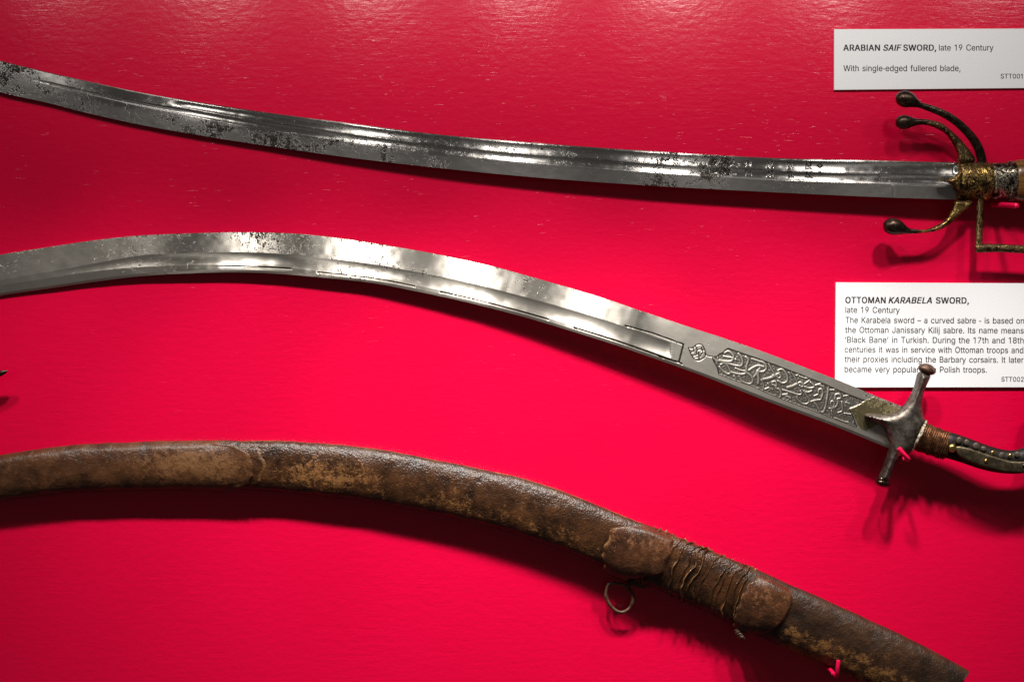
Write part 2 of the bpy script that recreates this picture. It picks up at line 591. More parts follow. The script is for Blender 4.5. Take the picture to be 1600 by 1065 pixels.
def marks1():
    st = []
    def add(pts, ox, oy):
        st.append([((x + ox) * MARK + 1100, (y + oy) * MARK + 230) for x, y in pts])
    ring = [(25 * math.cos(a), 27 * math.sin(a)) for a in np.linspace(0, 6.3, 13)]
    en = [[(-34, 40), (-8, 40)], [(-22, 40), (-20, -34)], [(-24, -34), (26, 36)], [(28, 38), (30, -30)], [(16, 40), (44, 40)], [(16, -30), (44, -30)]]
    ce = [[(-30, -26), (10, -30)], [(-30, -26), (-34, -6)], [(-20, 20), (0, 34), (-28, 38)], [(24, 34), (26, -20)], [(10, 38), (40, 38)]]
    for dy, (rx, nn) in ((0, (130, [(285, 190), (820, 215), (1300, 232)])), (112, (140, [(285, 192), (825, 216), (1300, 228)]))):
        add(ring, rx, 178 + dy); add([(-8, -10), (8, 10)], rx, 178 + dy)
        for nx, ny in nn:
            for q in en: add(q, nx, ny + dy)
        for cx, cy in ((555, 205), (1075, 228)):
            for q in ce: add(q, cx, cy + dy)
        add([(0, -28), (30, 2), (2, 28), (-28, 0), (0, -28)], 1445, 230 + dy * 0.95)
    return st


def prof1(U, V, X, Y):
    rid = np.interp(U, [50, 300, 400, 600, 800, 1200, 1500], [.30, .25, .29, .31, .34, .365, .37])
    bb = np.interp(U, [50, 300, 400, 600, 800, 1200, 1500], [.40, .45, .52, .55, .58, .64, .62])
    bstart = np.interp(U, [50, 120, 300], [.30, .30, .265])
    h = np.zeros_like(U)
    ga = sm(262, 300, U) * (1 - sm(1488, 1500, U)); gb = sm(48, 130, U)
    ta = np.minimum(rid - .018, rid)
    h -= 0.00125 * arc(V, .05, rid - .012) * ga
    h -= 0.00130 * arc(V, rid + .012, bb) * gb
    bev = np.clip((V - bb - .01) / (1 - bb), 0, 1)
    h -= 0.0022 * bev * sm(20, 120, U) + 0.0016 * np.clip((V - .25) / .75, 0, 1) * (1 - sm(20, 120, U))
    h -= 0.0007 * np.clip((.035 - V) / .035, 0, 1)
    # step near the hilt
    h += 0.0008 * sm(1393.5, 1398.5, U) * (V > bb + 0.03)
    h += (fbm(U / 30, V * 3, 3, 3) - .5) * 0.00030
    groove = np.zeros_like(U)
    k = (U > 1095) & (U < 1295) & (V < .75)
    d = np.full(k.sum(), 9.0)
    for s_ in marks1():
        d = np.minimum(d, segdist(X[k], Y[k], s_))
    g = 1 - sm(.5, 1.15, d)
    fade = fbm(X[k] / 6, Y[k] / 6, 31)
    g *= sm(.2, .38, fade)
    h[k] -= 0.00012 * g
    groove[k] = g * .85
    groove = np.maximum(groove, 0.5 * gauss(V, rid - .012, .014) * ga)
    return h, {'groove': groove}


def att1(U, V, X, Y):
    low = sm(.45, .6, V)
    p = 0.35 * gauss(U, 60, 110) + .55 * gauss(U, 300, 130) * (.3 + .7 * low) + .75 * gauss(U, 460, 85) * low + .35 * gauss(U, 640, 120)
    p += .8 * gauss(U, 1040, 42) + .85 * gauss(U, 1120, 30) + .25 * gauss(U, 840, 60) * (1 - low) + .35 * gauss(U, 1370, 30) + .3 * gauss(U, 1270, 60) * low
    p += .35 * gauss(U, 10, 60) + .30
    p *= .25 + 1.45 * fbm(U / 38, V * 2.2, 77, 3)
    return {'pit': np.clip(p, 0, 1.1), 'matt': .30 * sm(.55, .7, V) + .35 * (1 - sm(20, 200, U)), 'solder': 0 * U}


HB1 = lambda U: np.interp(U, [-170, 0, 250, 450, 700, 1000, 1300, 1500], [.0050, .0058, .0064, .0075, .0110, .0135, .0152, .0165])
saif = thing('sabre', 'slender steel sabre with twin grooved pitted blade and gold inlaid hilt, hung highest', 'sword', P(1520, 283, 0.016))
me = blade_mesh(top1, bot1, us1, vs1, HB1, prof1, att1)
fix_normals(me)
link('blade', me, M_STEEL1, saif)

# --- second sword: deeply curved blade, one wide fuller, chiselled inscription
top2 = [(-330, 492), (-230, 447), (-120, 420), (0, 398), (75, 386), (150, 375), (225, 367.5), (325, 363.7), (400, 363), (475, 366), (550, 375), (650, 391),
        (735, 408), (800, 424), (925, 460), (1000, 485), (1075, 510), (1175, 543), (1300, 590), (1370, 619), (1400, 631), (1428, 643)]
bot2 = [(-332, 498), (-225, 500), (-110, 482), (0, 462), (75, 451), (150, 440), (225, 431), (325, 426), (400, 426), (475, 431), (575, 441), (650, 455), (725, 471),
        (800, 490), (850, 504), (950, 535), (1000, 552), (1100, 587.5), (1200, 627), (1300, 664), (1382, 697), (1400, 704), (1440, 721)]
us2 = np.unique(np.round(np.r_[np.arange(-330, 1066, 1.5), np.arange(1066, 1425, 0.55)], 2))
vs2 = np.linspace(0, 1, 132)

A_ = lambda pts: [(1060 + x / 8.875, 520 + y / 8.875) for x, y in pts]
B_ = lambda pts: [(1200 + x / 8.875, 560 + y / 8.875) for x, y in pts]
RAISED = [(A_(p), r) for p, r in [
    ([(640, 280), (690, 255), (740, 285), (765, 330), (735, 390), (660, 395), (570, 380)], 17), ([(630, 325), (690, 335), (740, 345)], 14),
    ([(835, 290), (870, 330), (890, 400), (870, 455), (800, 455), (720, 435), (560, 385)], 17), ([(790, 365), (800, 375)], 16),
    ([(935, 335), (970, 375), (945, 460), (935, 555), (870, 575), (780, 560), (720, 540)], 18), ([(790, 490), (870, 520), (930, 530)], 13),
    ([(570, 470), (620, 530), (690, 570), (720, 545), (690, 470), (640, 420), (585, 440)], 14), ([(490, 350), (520, 380), (535, 425)], 15),
    ([(545, 340), (540, 400)], 10), ([(950, 550), (1010, 600), (1030, 670), (980, 710), (900, 680), (860, 640)], 17),
    ([(770, 595), (800, 640)], 12), ([(840, 600), (870, 650)], 10), ([(1020, 360), (1110, 390), (1190, 420), (1220, 490), (1170, 540), (1090, 530)], 17),
    ([(980, 520), (1040, 480), (1110, 455), (1180, 470)], 19), ([(1130, 490), (1085, 560), (1050, 610)], 18), ([(1100, 560), (1110, 640), (1105, 700)], 21),
    ([(1150, 650), (1180, 720), (1175, 790)], 10), ([(1255, 430), (1290, 500), (1330, 570), (1310, 590)], 13),
    ([(1180, 645), (1260, 630), (1330, 600), (1400, 560)], 22), ([(1200, 780), (1260, 760), (1310, 790)], 11), ([(1240, 700), (1265, 750)], 9)]] + \
         [(B_(p), r) for p, r in [
    ([(15, 80), (50, 150), (90, 215)], 14), ([(60, 250), (110, 225), (150, 215), (180, 250), (150, 272), (122, 245)], 15),
    ([(140, 170), (180, 150), (230, 175), (270, 250), (260, 320), (200, 342), (140, 310)], 16),
    ([(55, 330), (100, 320), (120, 360), (110, 410), (150, 425), (180, 470), (170, 540)], 17), ([(60, 360), (110, 385)], 14),
    ([(270, 405), (340, 385), (410, 350)], 22), ([(410, 350), (450, 330), (490, 360), (470, 395), (440, 372)], 14),
    ([(325, 185), (370, 260), (410, 335)], 12), ([(290, 195), (330, 262)], 9), ([(390, 235), (435, 220)], 9), ([(440, 245), (510, 270), (590, 285), (510, 350)], 11),
    ([(510, 390), (570, 412), (630, 402), (640, 370), (590, 330)], 16), ([(205, 435), (290, 460), (380, 490), (440, 502), (470, 480), (450, 450)], 14),
    ([(500, 450), (540, 520), (575, 580), (540, 630), (470, 620), (410, 560), (405, 520)], 14), ([(515, 462), (560, 467), (605, 450)], 15),
    ([(700, 475), (710, 430), (750, 430), (762, 480), (742, 540), (730, 570), (660, 580), (590, 600)], 15),
    ([(840, 385), (830, 480), (812, 600), (792, 690), (770, 740)], 17), ([(640, 610), (680, 650), (720, 730), (770, 745)], 15),
    ([(930, 560), (940, 500), (1000, 500), (1010, 550), (965, 560), (972, 600), (950, 660), (900, 695)], 15),
    ([(885, 680), (870, 610), (900, 590), (922, 630), (895, 690), (850, 690)], 13), ([(1025, 600), (1030, 720), (970, 750)], 11),
    ([(1050, 520), (1130, 510)], 11), ([(860, 435), (930, 435)], 11), ([(650, 370), (740, 345)], 10), ([(690, 362), (770, 390), (780, 420)], 10),
    ([(200, 500), (270, 490)], 10), ([(210, 505), (300, 540), (320, 562)], 10), ([(1085, 608), (1135, 632)], 14), ([(1060, 760), (1150, 772)], 11),
    ([(1160, 740), (1190, 830), (1180, 900)], 10), ([(880, 720), (892, 790)], 10), ([(930, 822), (1050, 870), (1120, 882)], 10),
    ([(690, 500), (640, 520)], 12), ([(560, 520), (500, 545)], 0.1)]]
CART = A_([(690, 212), (900, 285), (1100, 352), (1260, 412)]) + B_([(100, 85), (250, 145), (430, 212), (600, 280), (770, 345), (930, 420), (1100, 490), (1350, 585),
        (1270, 640), (1130, 700), (1170, 780), (1230, 945), (1000, 865), (780, 775), (500, 672), (200, 560), (0, 480)]) + \
       A_([(1100, 770), (1000, 725), (750, 645), (560, 570), (540, 480), (490, 395), (470, 340), (530, 330), (570, 290), (620, 270), (650, 235)])
GROOVES = [A_(p) for p in [[(370, 290), (400, 315), (460, 330), (530, 330)], [(140, 205), (180, 300), (230, 370), (290, 382), (370, 330), (375, 270), (340, 180), (290, 160), (240, 175), (200, 212), (145, 208)],
           [(200, 200), (215, 250), (180, 270)], [(240, 190), (260, 235), (250, 290), (275, 300)], [(280, 260), (290, 380)], [(320, 200), (335, 270), (300, 330)], [(210, 320), (250, 310)],
           [(265, 240), (310, 230)], [(310, 250), (350, 240)], [(225, 345), (262, 335)]]]
SLOTS = [(288, 455, .855), (495, 648, .885), (687, 856, .895), (897, 1066, .90)]


def prof2(U, V, X, Y):
    ft = np.interp(U, [0, 120, 225, 400, 500, 800, 950, 1066], [.62, .58, .49, .50, .53, .525, .50, .50])
    fb = np.interp(U, [0, 120, 225, 400, 500, 800, 1000, 1066], [.72, .74, .78, .825, .855, .86, .86, .86])
    h = np.zeros_like(U)
    C = X
    gate = sm(60, 300, U)
    # rounded end of the fuller in real distance
    endx = 1049
    dd = np.clip((endx - C) / 9.0, 0, 1)
    gate = gate * np.sqrt(np.clip(1 - (1 - dd) ** 2, 0, 1))
    h -= 0.0014 * arc(V, ft, fb) * gate
    bevk = 1 - .65 * sm(1000, 1090, U)
    h -= 0.0021 * np.clip((ft - V) / ft, 0, 1) * bevk
    h -= 0.0010 * np.clip((V - .94) / .06, 0, 1)
    h -= 0.0012 * np.clip((V - .75) / .25, 0, 1) * (1 - sm(100, 320, U))
    groove = np.zeros_like(U)
    for x0, x1, vc in SLOTS:
        g = ((C > x0) & (C < x1)) * (1 - sm(.018, .030, np.abs(V - vc)))
        g = g * (sm(x0, x0 + (150 if x0 < 300 else 4), C))
        h -= 0.0009 * g
        groove = np.maximum(groove, 1.0 * g * (V < vc + .008))
    # rectangular frame round the end of the fuller
    fr = [(978, 509), (1020, 520.5), (1068, 538), (1061, 565.5), (1030, 557)]
    k = (U > 940) & (U < 1110)
    d = segdist(X[k], Y[k], fr)
    g = 1 - sm(.7, 1.5, d)
    h[k] -= 0.0006 * g
    groove[k] = np.maximum(groove[k], .9 * g)
    # inscription
    k = (U > 1062) & (U < 1390)
    x, y = X[k], Y[k]
    ins = inside(x, y, CART)
    dedge = segdist(x, y, CART + CART[:1])
    bed = np.where(ins, sm(0, 1.3, dedge), 0)
    rs = np.zeros_like(x); halo = np.zeros_like(x)
    for pts, r in RAISED:
        pts = [tuple(q) for q in spline(pts, max(6, len(pts) * 4))]
        r = r * .92 / 8.875
        d = segdist(x, y, pts)
        e = np.clip(1 - (d / (r * 1.12)) ** 2, 0, 1) ** .5
        rs = np.maximum(rs, e)
        halo = np.maximum(halo, 1 - sm(r * .85, r * 1.9, d))
    # fill between strokes: short scratches
    fill = sm(.55, .75, noise(x * .55, y * .55, 4)) * .35
    rel = -0.00032 * bed + 0.00032 * bed * np.maximum(rs, fill * (1 - halo))
    h[k] += rel
    gr = bed * (1 - rs) * (.55 + .45 * halo) * (1 - .5 * fill)
    rim = (1 - sm(.5, 1.2, dedge)) * .9
    gr = np.maximum(gr, rim)
    for pts in GROOVES:
        d = segdist(x, y, [tuple(q) for q in spline(pts, len(pts) * 4)])
        g = 1 - sm(.45, 1.05, d)
        h[k] -= 0.0003 * g
        gr = np.maximum(gr, .85 * g)
    groove[k] = np.maximum(groove[k], gr)
    sd = solder(X, Y)
    h += .00018 * sd
    groove *= 1 - sd
    h += (fbm(U / 40, V * 2, 13, 3) - .5) * 0.00035
    return h, {'groove': groove}


SOLDER = [(1326, 638), (1338, 633), (1352, 625), (1366, 619), (1384, 627), (1412, 640), (1410, 652), (1380, 662), (1366, 666), (1352, 674), (1344, 669), (1336, 655), (1331, 645)]


def solder(X, Y):
    k = (X > 1310) & (X < 1425)
    r = np.zeros_like(X)
    x, y = X[k] + 5 * (fbm(X[k] / 4, Y[k] / 4, 5) - .5), Y[k] + 5 * (fbm(X[k] / 4, Y[k] / 4, 15) - .5)
    r[k] = inside(x, y, SOLDER) * sm(0, 1.2, segdist(x, y, SOLDER + SOLDER[:1]))
    return r


def att2(U, V, X, Y):
    p = .30 + .55 * gauss(U, 410, 60) * (V < .5) + .35 * gauss(U, 560, 90) + .5 * gauss(U, 660, 80) * gauss(V, .52, .14) + .35 * gauss(U, 230, 70)
    p += .15 * gauss(U, 20, 70) * (V < .5) + .3 * gauss(U, 800, 60) * (V < .5) + .45 * sm(1330, 1390, U) * (V < .3) + .3 * gauss(V, 0, .03) + .15 * sm(1050, 1150, U)
    p *= .6 + .7 * fbm(U / 40, V * 2.4, 51, 3)
    return {'pit': np.clip(p, 0, 1), 'matt': np.maximum(sm(1000, 1090, U), .75 * (1 - sm(40, 300, U))), 'solder': solder(X, Y)}


HB2 = lambda U: np.interp(U, [-330, 0, 325, 575, 800, 1000, 1400], [.0040, .0046, .0078, .0098, .0128, .0165, .0205])
kara = thing('curved_sword', 'deeply curved bright steel sword with raised lettering near its grey cross guard', 'sword', P(1430, 675, 0.022))
me = blade_mesh(top2, bot2, us2, vs2, HB2, prof2, att2)
fix_normals(me)
link('blade', me, M_STEEL2, kara)
# ------------------------------------------------------------------ hilt of the first sword
DH = -.002
body = tube([(1496, 283, .018), (1500, 283, .018), (1524, 283, .018), (1544, 283, .018), (1548, 283, .018)], [25, 29.5, 30, 29.5, 25], 40, .72)
gd = link('cross_guard', from_parts([body]), M_GOLD, saif)
lang = [(1504, 266), (1498, 269), (1490, 276), (1481, 280.5), (1468, 282), (1481, 285), (1490, 288), (1496, 296), (1504, 300)]
link('langet', from_parts([pillow(lang, 6, .0035, .0255, .002, 1.2, 60)]), M_GOLD, gd)
outer = tube([(1399.5, 153, .026), (1401, 153, .026), (1405, 153.5, .026), (1412, 154.5, .026), (1421, 157, .026), (1430, 161, .0258), (1438, 164.5, .0255), (1449, 168, .025), (1470, 176, .025), (1491, 188, .024), (1512, 207, .022),
              (1527, 228, .020), (1534, 250, .018), (1534, 262, .018)], [1, 6, 10, 12.6, 12, 7.5, 4.5, 5, 5.6, 6, 6.4, 7, 7.2, 7], 24, 1.0)
link('quillon', from_parts([outer]), M_DARK, saif)


def ball_arm(ballp, br, stem, arm_poly, h, mat_arm):
    t = tube([(p[0], p[1], h) for p in stem], br, 24, 1.0)
    q = link('quillon', from_parts([pillow(arm_poly, 5.5, .0032, h - .001, None, 1.3, 90)]), mat_arm, saif)
    link('finial', from_parts([t]), M_DARK, q)


ball_arm(None, [1, 6, 9.5, 11, 10, 6.5, 4.8, 4.2], [(1399.5, 191), (1401, 191), (1405, 191), (1411, 191), (1419, 191), (1428, 191), (1437, 190.5), (1450, 191)],
         [(1440, 188), (1449, 187), (1470, 192), (1488, 205.5), (1506, 223.5), (1524, 251), (1499, 253), (1497, 240), (1490, 224), (1479, 209), (1461, 199), (1446, 195), (1440, 193.5)], .022, M_GOLDW)
ball_arm(None, [1, 7, 11, 13, 11.5, 7, 4.2, 3.4], [(1380, 352.5), (1382, 352.5), (1387, 353), (1394, 353.5), (1404, 356), (1413, 359), (1421, 361), (1434, 361.5)],
         [(1423, 359.5), (1437, 359), (1452, 357), (1476, 344), (1488, 327), (1494, 313), (1522, 316), (1500, 336), (1479, 354), (1465, 360), (1452, 363), (1425, 364.5)], .021, M_GOLD)
bow = [tube([(1531.5, 308, .020), (1531.5, 316, .020), (1530.5, 350, .020), (1529.5, 384, .020), (1529.5, 389, .020)], [5.5, 5.5, 5.2, 5.2, 4.5], 16, .8),
       tube([(1524, 388, .0203), (1527, 388, .0203), (1560, 387.5, .0203), (1600, 389.5, .0203), (1690, 392, .0203), (1745, 380, .0203), (1768, 345, .0203), (1772, 315, .0203)], [5, 6.8, 6.4, 6.4, 6.2, 6, 6, 6], 16, .8)]
link('knuckle_bow', from_parts(bow), M_GOLDW, saif)
fer = [tube([(1547, 283, .018), (1550, 283, .018), (1552, 283, .018), (1572, 283, .018), (1575, 283, .018)], [24, 29, 28.5, 29, 28], 40, .72),
       tube([(1573, 283, .018), (1574.5, 283, .018), (1580, 283, .018), (1583, 283, .018), (1584, 283, .018)], [27, 31, 31.5, 31, 28], 40, .72)]
link('ferrule', from_parts(fer), M_SILVER, saif)
grip = tube([(1583, 282.5, .018), (1584, 282.5, .018), (1600, 282.5, .0185), (1640, 284, .019), (1700, 290, .019), (1740, 300, .019), (1780, 315, .019), (1790, 320, .019)], [29, 31, 33.5, 34, 33, 34, 38, 30], 40, .72)
link('grip', from_parts([grip]), M_HORN, saif)

# ------------------------------------------------------------------ hilt of the second sword
DH = -.0055
g2 = [(1438, 581), (1450, 584), (1454, 588), (1447, 604), (1441.5, 622), (1441, 638), (1443, 651), (1447, 659), (1440, 674), (1431, 691), (1423, 706), (1409, 713), (1400, 724), (1394, 736),
      (1388, 752), (1375, 748), (1380, 736), (1386, 720), (1390, 700), (1388, 684), (1381, 668), (1367, 660), (1353, 653), (1352, 647), (1362, 645.5), (1382, 647), (1402, 642), (1418, 628), (1430, 607)]
gp = pillow(g2, 17, .0085, .0262, None, 1.3, 170)
cg = link('cross_guard', from_parts([gp]), M_GUARD2, kara)
link('finial', from_parts([ball(1448.5, 577, .0262, 14.5, 8.2, 13, .30), ball(1449.5, 574, .0262, 11, 6, 11, .30)]), M_RUST, cg)
link('finial', from_parts([ball(1379.5, 754, .0262, 12, 6.5, 12, .22), ball(1380, 749, .0262, 10, 6, 11, .22)]), M_DARK, cg)
# wire wrap: a stack of thin wire turns
turns = []
ax0, ax1 = np.array([1433.0, 680.0]), np.array([1480.0, 697.0])
nrm = np.array([-(ax1 - ax0)[1], (ax1 - ax0)[0]]); nrm /= np.linalg.norm(nrm)
core = tube([(1430, 679, .0245), (1440, 682.5, .0245), (1470, 693, .0245), (1482, 697.5, .0245)], [22.3, 22.3, 21.6, 20.5], 36, .62)
nt = 21
for i in range(nt):
    c = ax0 + (ax1 - ax0) * (i + .5) / nt
    a = np.linspace(0, 2 * np.pi, 40, endpoint=False)
    rad = 22.9 - 1.2 * i / nt
    ring = np.stack([c[0] + nrm[0] * rad * np.cos(a) + 1.4 * np.sin(a * 1 + i), c[1] + nrm[1] * rad * np.cos(a) + .4 * np.sin(a), .0245 + rad * S * .63 * np.sin(a)], 1)
    tb = []
    nn = len(ring); b = np.linspace(0, 2 * np.pi, 8, endpoint=False)
    axd = (ax1 - ax0) / np.linalg.norm(ax1 - ax0)
    V = np.empty((nn, 8, 3))
    for j in range(8):
        off = 1.12 * math.cos(b[j]); out_ = 1.0 * math.sin(b[j])
        rr = (rad + out_) / rad
        V[:, j] = P(c[0] + (ring[:, 0] - c[0]) * rr + axd[0] * off, c[1] + (ring[:, 1] - c[1]) * rr + axd[1] * off, .0245 + (ring[:, 2] - .0245) * rr)
    f = []
    for q in range(nn):
        for j in range(8):
            f.append((q * 8 + j, q * 8 + (j + 1) % 8, ((q + 1) % nn) * 8 + (j + 1) % 8, ((q + 1) % nn) * 8 + j))
    turns.append((V.reshape(-1, 3), f))
M_WIRE = mat_iron('copper_wire', (0.085, 0.033, 0.014), (0.21, 0.095, 0.042), 0.42, 300, 0.85)
link('wire_wrap', from_parts([core] + turns), M_WIRE, kara)
link('collar', from_parts([tube([(1447.5, 657, .029), (1443, 668, .036), (1437, 681, .0392), (1431, 694, .037), (1426, 704, .030)], [1.6, 2.4, 2.6, 2.0, 1.2], 12, 1.0, rnd=.8)]), M_CRUST, kara)
gb = tube([(1476, 694, .0245), (1482, 695, .0245), (1507, 703, .025), (1540, 714.5, .026), (1572, 721, .027), (1600, 719, .028), (1628, 706, .030), (1646, 676, .031), (1650, 640, .031), (1640, 606, .031), (1630, 596, .031)],
          [18, 20.5, 20, 19.5, 18.6, 19.5, 24, 27, 26, 20, 8], 32, .72)
gr2 = link('grip', from_parts([gb]), M_SCALE, kara)
st = [(1494, 697), (1512, 699), (1530, 704.5), (1560, 714.5), (1580, 719.5), (1600, 720), (1618, 716), (1628, 724), (1612, 736), (1600, 738.5), (1575, 738), (1552, 733.5), (1530, 727), (1510, 719), (1497, 711)]
link('strap', from_parts([pillow(st, 3.5, .0014, lambda x, y: np.interp(x, [1490, 1540, 1600, 1630], [.0318, .0326, .0338, .0345]), .012, 1.4, 90)]), M_STRAP, gr2)
link('rivet', from_parts([ball(1488.5, 699.7, .0315, 7, 7, 5.5)]), M_BRASS, gr2)
link('rivet', from_parts([ball(1541, 719.4, .0340, 3.2, 3.2, 3)]), M_BRASS, gr2)
link('rivet', from_parts([ball(1600, 727, .0350, 3.2, 3.2, 2)]), M_DARK, gr2)
for i, (x, y) in enumerate([(1498.6, 686.5), (1510.5, 690), (1525, 695.5), (1537, 700), (1551.5, 706), (1565, 710), (1578.6, 710.5), (1590, 709)]):
    link('stud', from_parts([ball(x, y + 1, .0326 if x < 1570 else .0338, (4.6 + (i % 3) * .5) * (.7 if i in (4, 6) else 1), (5.4 - (i % 2) * .9) * (.7 if i in (4, 6) else 1), 2.2, .4 + i)]), M_BRASS if i in (4, 6) else M_STUD, gr2)

DH = 0.0
# ------------------------------------------------------------------ scabbard
tops = [(-190, 764), (-100, 735), (0, 712), (110, 697), (220, 691), (341, 689), (440, 688.5), (570, 698.5), (720, 725.5), (820, 748), (900, 775), (995, 814), (1040, 831), (1172, 886), (1225, 911), (1280, 934),
        (1412, 994), (1512, 1047), (1560, 1072)]
bots = [(-200, 812), (-110, 797), (0, 779), (110, 767), (220, 763), (346, 764), (420, 767), (570, 783), (720, 812), (800, 832), (880, 860), (962, 893), (1000, 909), (1055, 932), (1155, 978), (1203, 999), (1300, 1042), (1400, 1092), (1490, 1140), (1540, 1168)]
SC_H = lambda U: np.interp(U, [-200, 0, 400, 900, 1500], [.0088, .0090, .0095, .0110, .0125])
SC_D = lambda U: np.interp(U, [-200, 0, 900, 1500], [.0072, .0080, .0098, .0108])
scab = thing('scabbard', 'worn brown leather scabbard with crumpled band and small hanging ring', 'scabbard', P(1000, 860, 0.018))


def scab_part(u0, u1, off, nth=120, du=2.0, disp=None, start=None, end=None, attrs=None, cap=True, u_fn=None):
    """section of the scabbard tube; start/end: functions of the angle giving grid x of its rim"""
    nu = int((u1 - u0) / du)
    a = np.linspace(0, 2 * np.pi, nth, endpoint=False)
    q = np.linspace(0, 1, nu)[:, None]
    s0 = start(a) if start else u0 + 0 * a
    s1 = end(a) if end else u1 + 0 * a
    U = s0[None] * (1 - q) + s1[None] * q
    ul = np.linspace(-190, 1540, 1400)
    tp, bp = edge_pairs(tops, bots, ul)
    it = lambda arr, c: np.interp(U, ul, arr[:, c])
    cx, cy = (it(tp, 0) + it(bp, 0)) / 2, (it(tp, 1) + it(bp, 1)) / 2
    hx, hy = (it(bp, 0) - it(tp, 0)) / 2, (it(bp, 1) - it(tp, 1)) / 2
    A = a[None] + 0 * U
    ca = np.cos(A); sa = np.sin(A)
    # slightly squared-off lens section
    e = .88
    cc = np.sign(ca) * np.abs(ca) ** e; ss = np.sign(sa) * np.abs(sa) ** e
    o = off(U, A, q) if callable(off) else off + 0 * U
    if disp is not None: o = o + disp(U, A, q)
    hw = np.hypot(hx, hy)
    k = 1 + o / S / hw
    V = P(cx - hx * cc * k, cy - hy * cc * k, SC_H(U) + (SC_D(U) + o) * ss)
    # angle 0 = upper edge, pi/2 = front, pi = lower edge
    verts = V.reshape(-1, 3)
    f = grid_faces(nu, nth, True).tolist()
    at = attrs(U, A, q) if attrs else {}
    at = {k_: np.asarray(x) + 0 * U for k_, x in at.items()}
    at.setdefault('wear', 0 * U); at.setdefault('crease', 0 * U)
    if cap:
        c0, c1 = V[0].mean(0), V[-1].mean(0)
        n0 = len(verts); verts = np.vstack([verts, c0, c1])
        for j in range(nth):
            f.append((n0, (j + 1) % nth, j, j) if False else (n0, (j + 1) % nth, j))
            f.append((n0 + 1, (nu - 1) * nth + j, (nu - 1) * nth + (j + 1) % nth))
        at = {k_: np.r_[x.ravel(), 0, 0] for k_, x in at.items()}
    me = bpy.data.meshes.new('mesh')
    me.from_pydata(verts.tolist(), [], f); me.update()
    for k_, x in at.items():
        d_ = me.attributes.new(k_, 'FLOAT', 'POINT'); d_.data.foreach_set('value', np.asarray(x, np.float32).ravel())
    fix_normals(me)
    me.polygons.foreach_set('use_smooth', np.ones(len(me.polygons), bool))
    me.set_sharp_from_angle(angle=math.radians(60))
    return me


lump = lambda U, A, q: (fbm(U / 38, np.cos(A) * 1.6 + 5, 8, 4) - .5) * .0011 + (fbm(U / 7, A * 3, 9, 3) - .5) * .00030
# leather body
def wear_body(U, A, q):
    w = .22 + .55 * gauss(U, 480, 60) * gauss(A, 1.8, .6) + .40 * gauss(U, 560, 50) * gauss(A, 1.6, .6) + .35 * gauss(U, 720, 120) * gauss(A, 2.1, .5) + .25 * gauss(U, 900, 90) * gauss(A, 2.2, .5)
    w += .55 * gauss(A, .12, .12) * (U < 1000)
    return {'wear': np.clip(w * (.6 + .8 * fbm(U / 26, A * 2.2, 61, 3)), 0, 1), 'crease': .35 * gauss(A, .04, .05)}
link('leather_body', scab_part(330, 1200, 0, 132, 1.8, lump, None, None, wear_body), M_BODY, scab)

# tip section with a lobed rim overlapping the body
def lobe_tip(a):
    x = np.cos(a)  # 1 upper edge .. -1 lower edge
    front = 345 + 51 * np.clip(1 - np.abs((x + .12) / .88) ** 2.6, 0, 1) ** .5 + 1.2 * np.sin(a * 17)
    return np.where(np.sin(a) >= 0, front, 343)
def off_tip(U, A, q): return (.0016 * (1 - sm(.994, 1.0, q)) + .0005 * gauss(q, .985, .012)) * (.45 + .55 * sm(.98, .6, np.cos(A)))
def wear_tip(U, A, q):
    w = .35 + .55 * gauss(U, 270, 60) * gauss(A, 1.5, .5) + .5 * gauss(U, 340, 40) * gauss(A, 1.7, .5)
    return {'wear': np.clip(w * (.6 + .8 * fbm(U / 30, A * 2, 19, 3)), 0, 1)}
link('tip_section', scab_part(-190, 343, off_tip, 220, 1.8, lump, None, lobe_tip, wear_tip), M_CHAPE, scab)
# ragged inner lining seen past the rim
def lobe_lin(a):
    x = np.cos(a); return np.where(np.sin(a) >= 0, 360 + 54 * np.clip(1 - np.abs(x / .98) ** 2.4, 0, 1) ** .5 + 3 * np.sin(a * 9), 352)
link('lining', scab_part(330, 352, lambda U, A, q: .0007 * (1 - sm(.93, 1, q)), 220, .9, lambda U, A, q: (fbm(U / 5, A * 6, 3) - .5) * .0008, None, lobe_lin,
     lambda U, A, q: {'wear': .25 + 0 * U, 'crease': .3 * gauss(q, .97, .03)}), M_BODY, scab)

# first suspension mount
def m1s(a):
    x = np.cos(a); return np.where(np.sin(a) >= 0, 1000 - 34 * sm(.85, .35, x) + 10 * sm(-.5, -.85, x) + 1.5 * np.sin(a * 13), 1000)
def m1e(a):
    x = np.cos(a); return np.where(np.sin(a) >= 0, 1046 + 14 * np.sqrt(np.clip(1 - x * x, 0, 1)) - 36 * sm(-.3, -.95, x) + 1.5 * np.sin(a * 11), 1046)
def rimmed(hh): return lambda U, A, q: hh * sm(0, .06, q) * (1 - sm(.94, 1, q)) * (.8 + .5 * np.sin(np.pi * q)) * sm(.985, .55, np.cos(A)) + .0002
def wear_m(U, A, q): return {'wear': np.clip(.3 + .5 * gauss(A, 1.3, .5) * fbm(U / 10, A * 4, 91), 0, 1), 'crease': .55 * (1 - sm(.0, .05, q)) * sm(.35, .6, fbm(U / 9, A * 5, 4))}
mt1 = link('suspension_mount', scab_part(1000, 1046, rimmed(.0032), 120, .8, lambda U, A, q: lump(U, A, q) * .5, m1s, m1e, wear_m), M_MOUNT, scab)
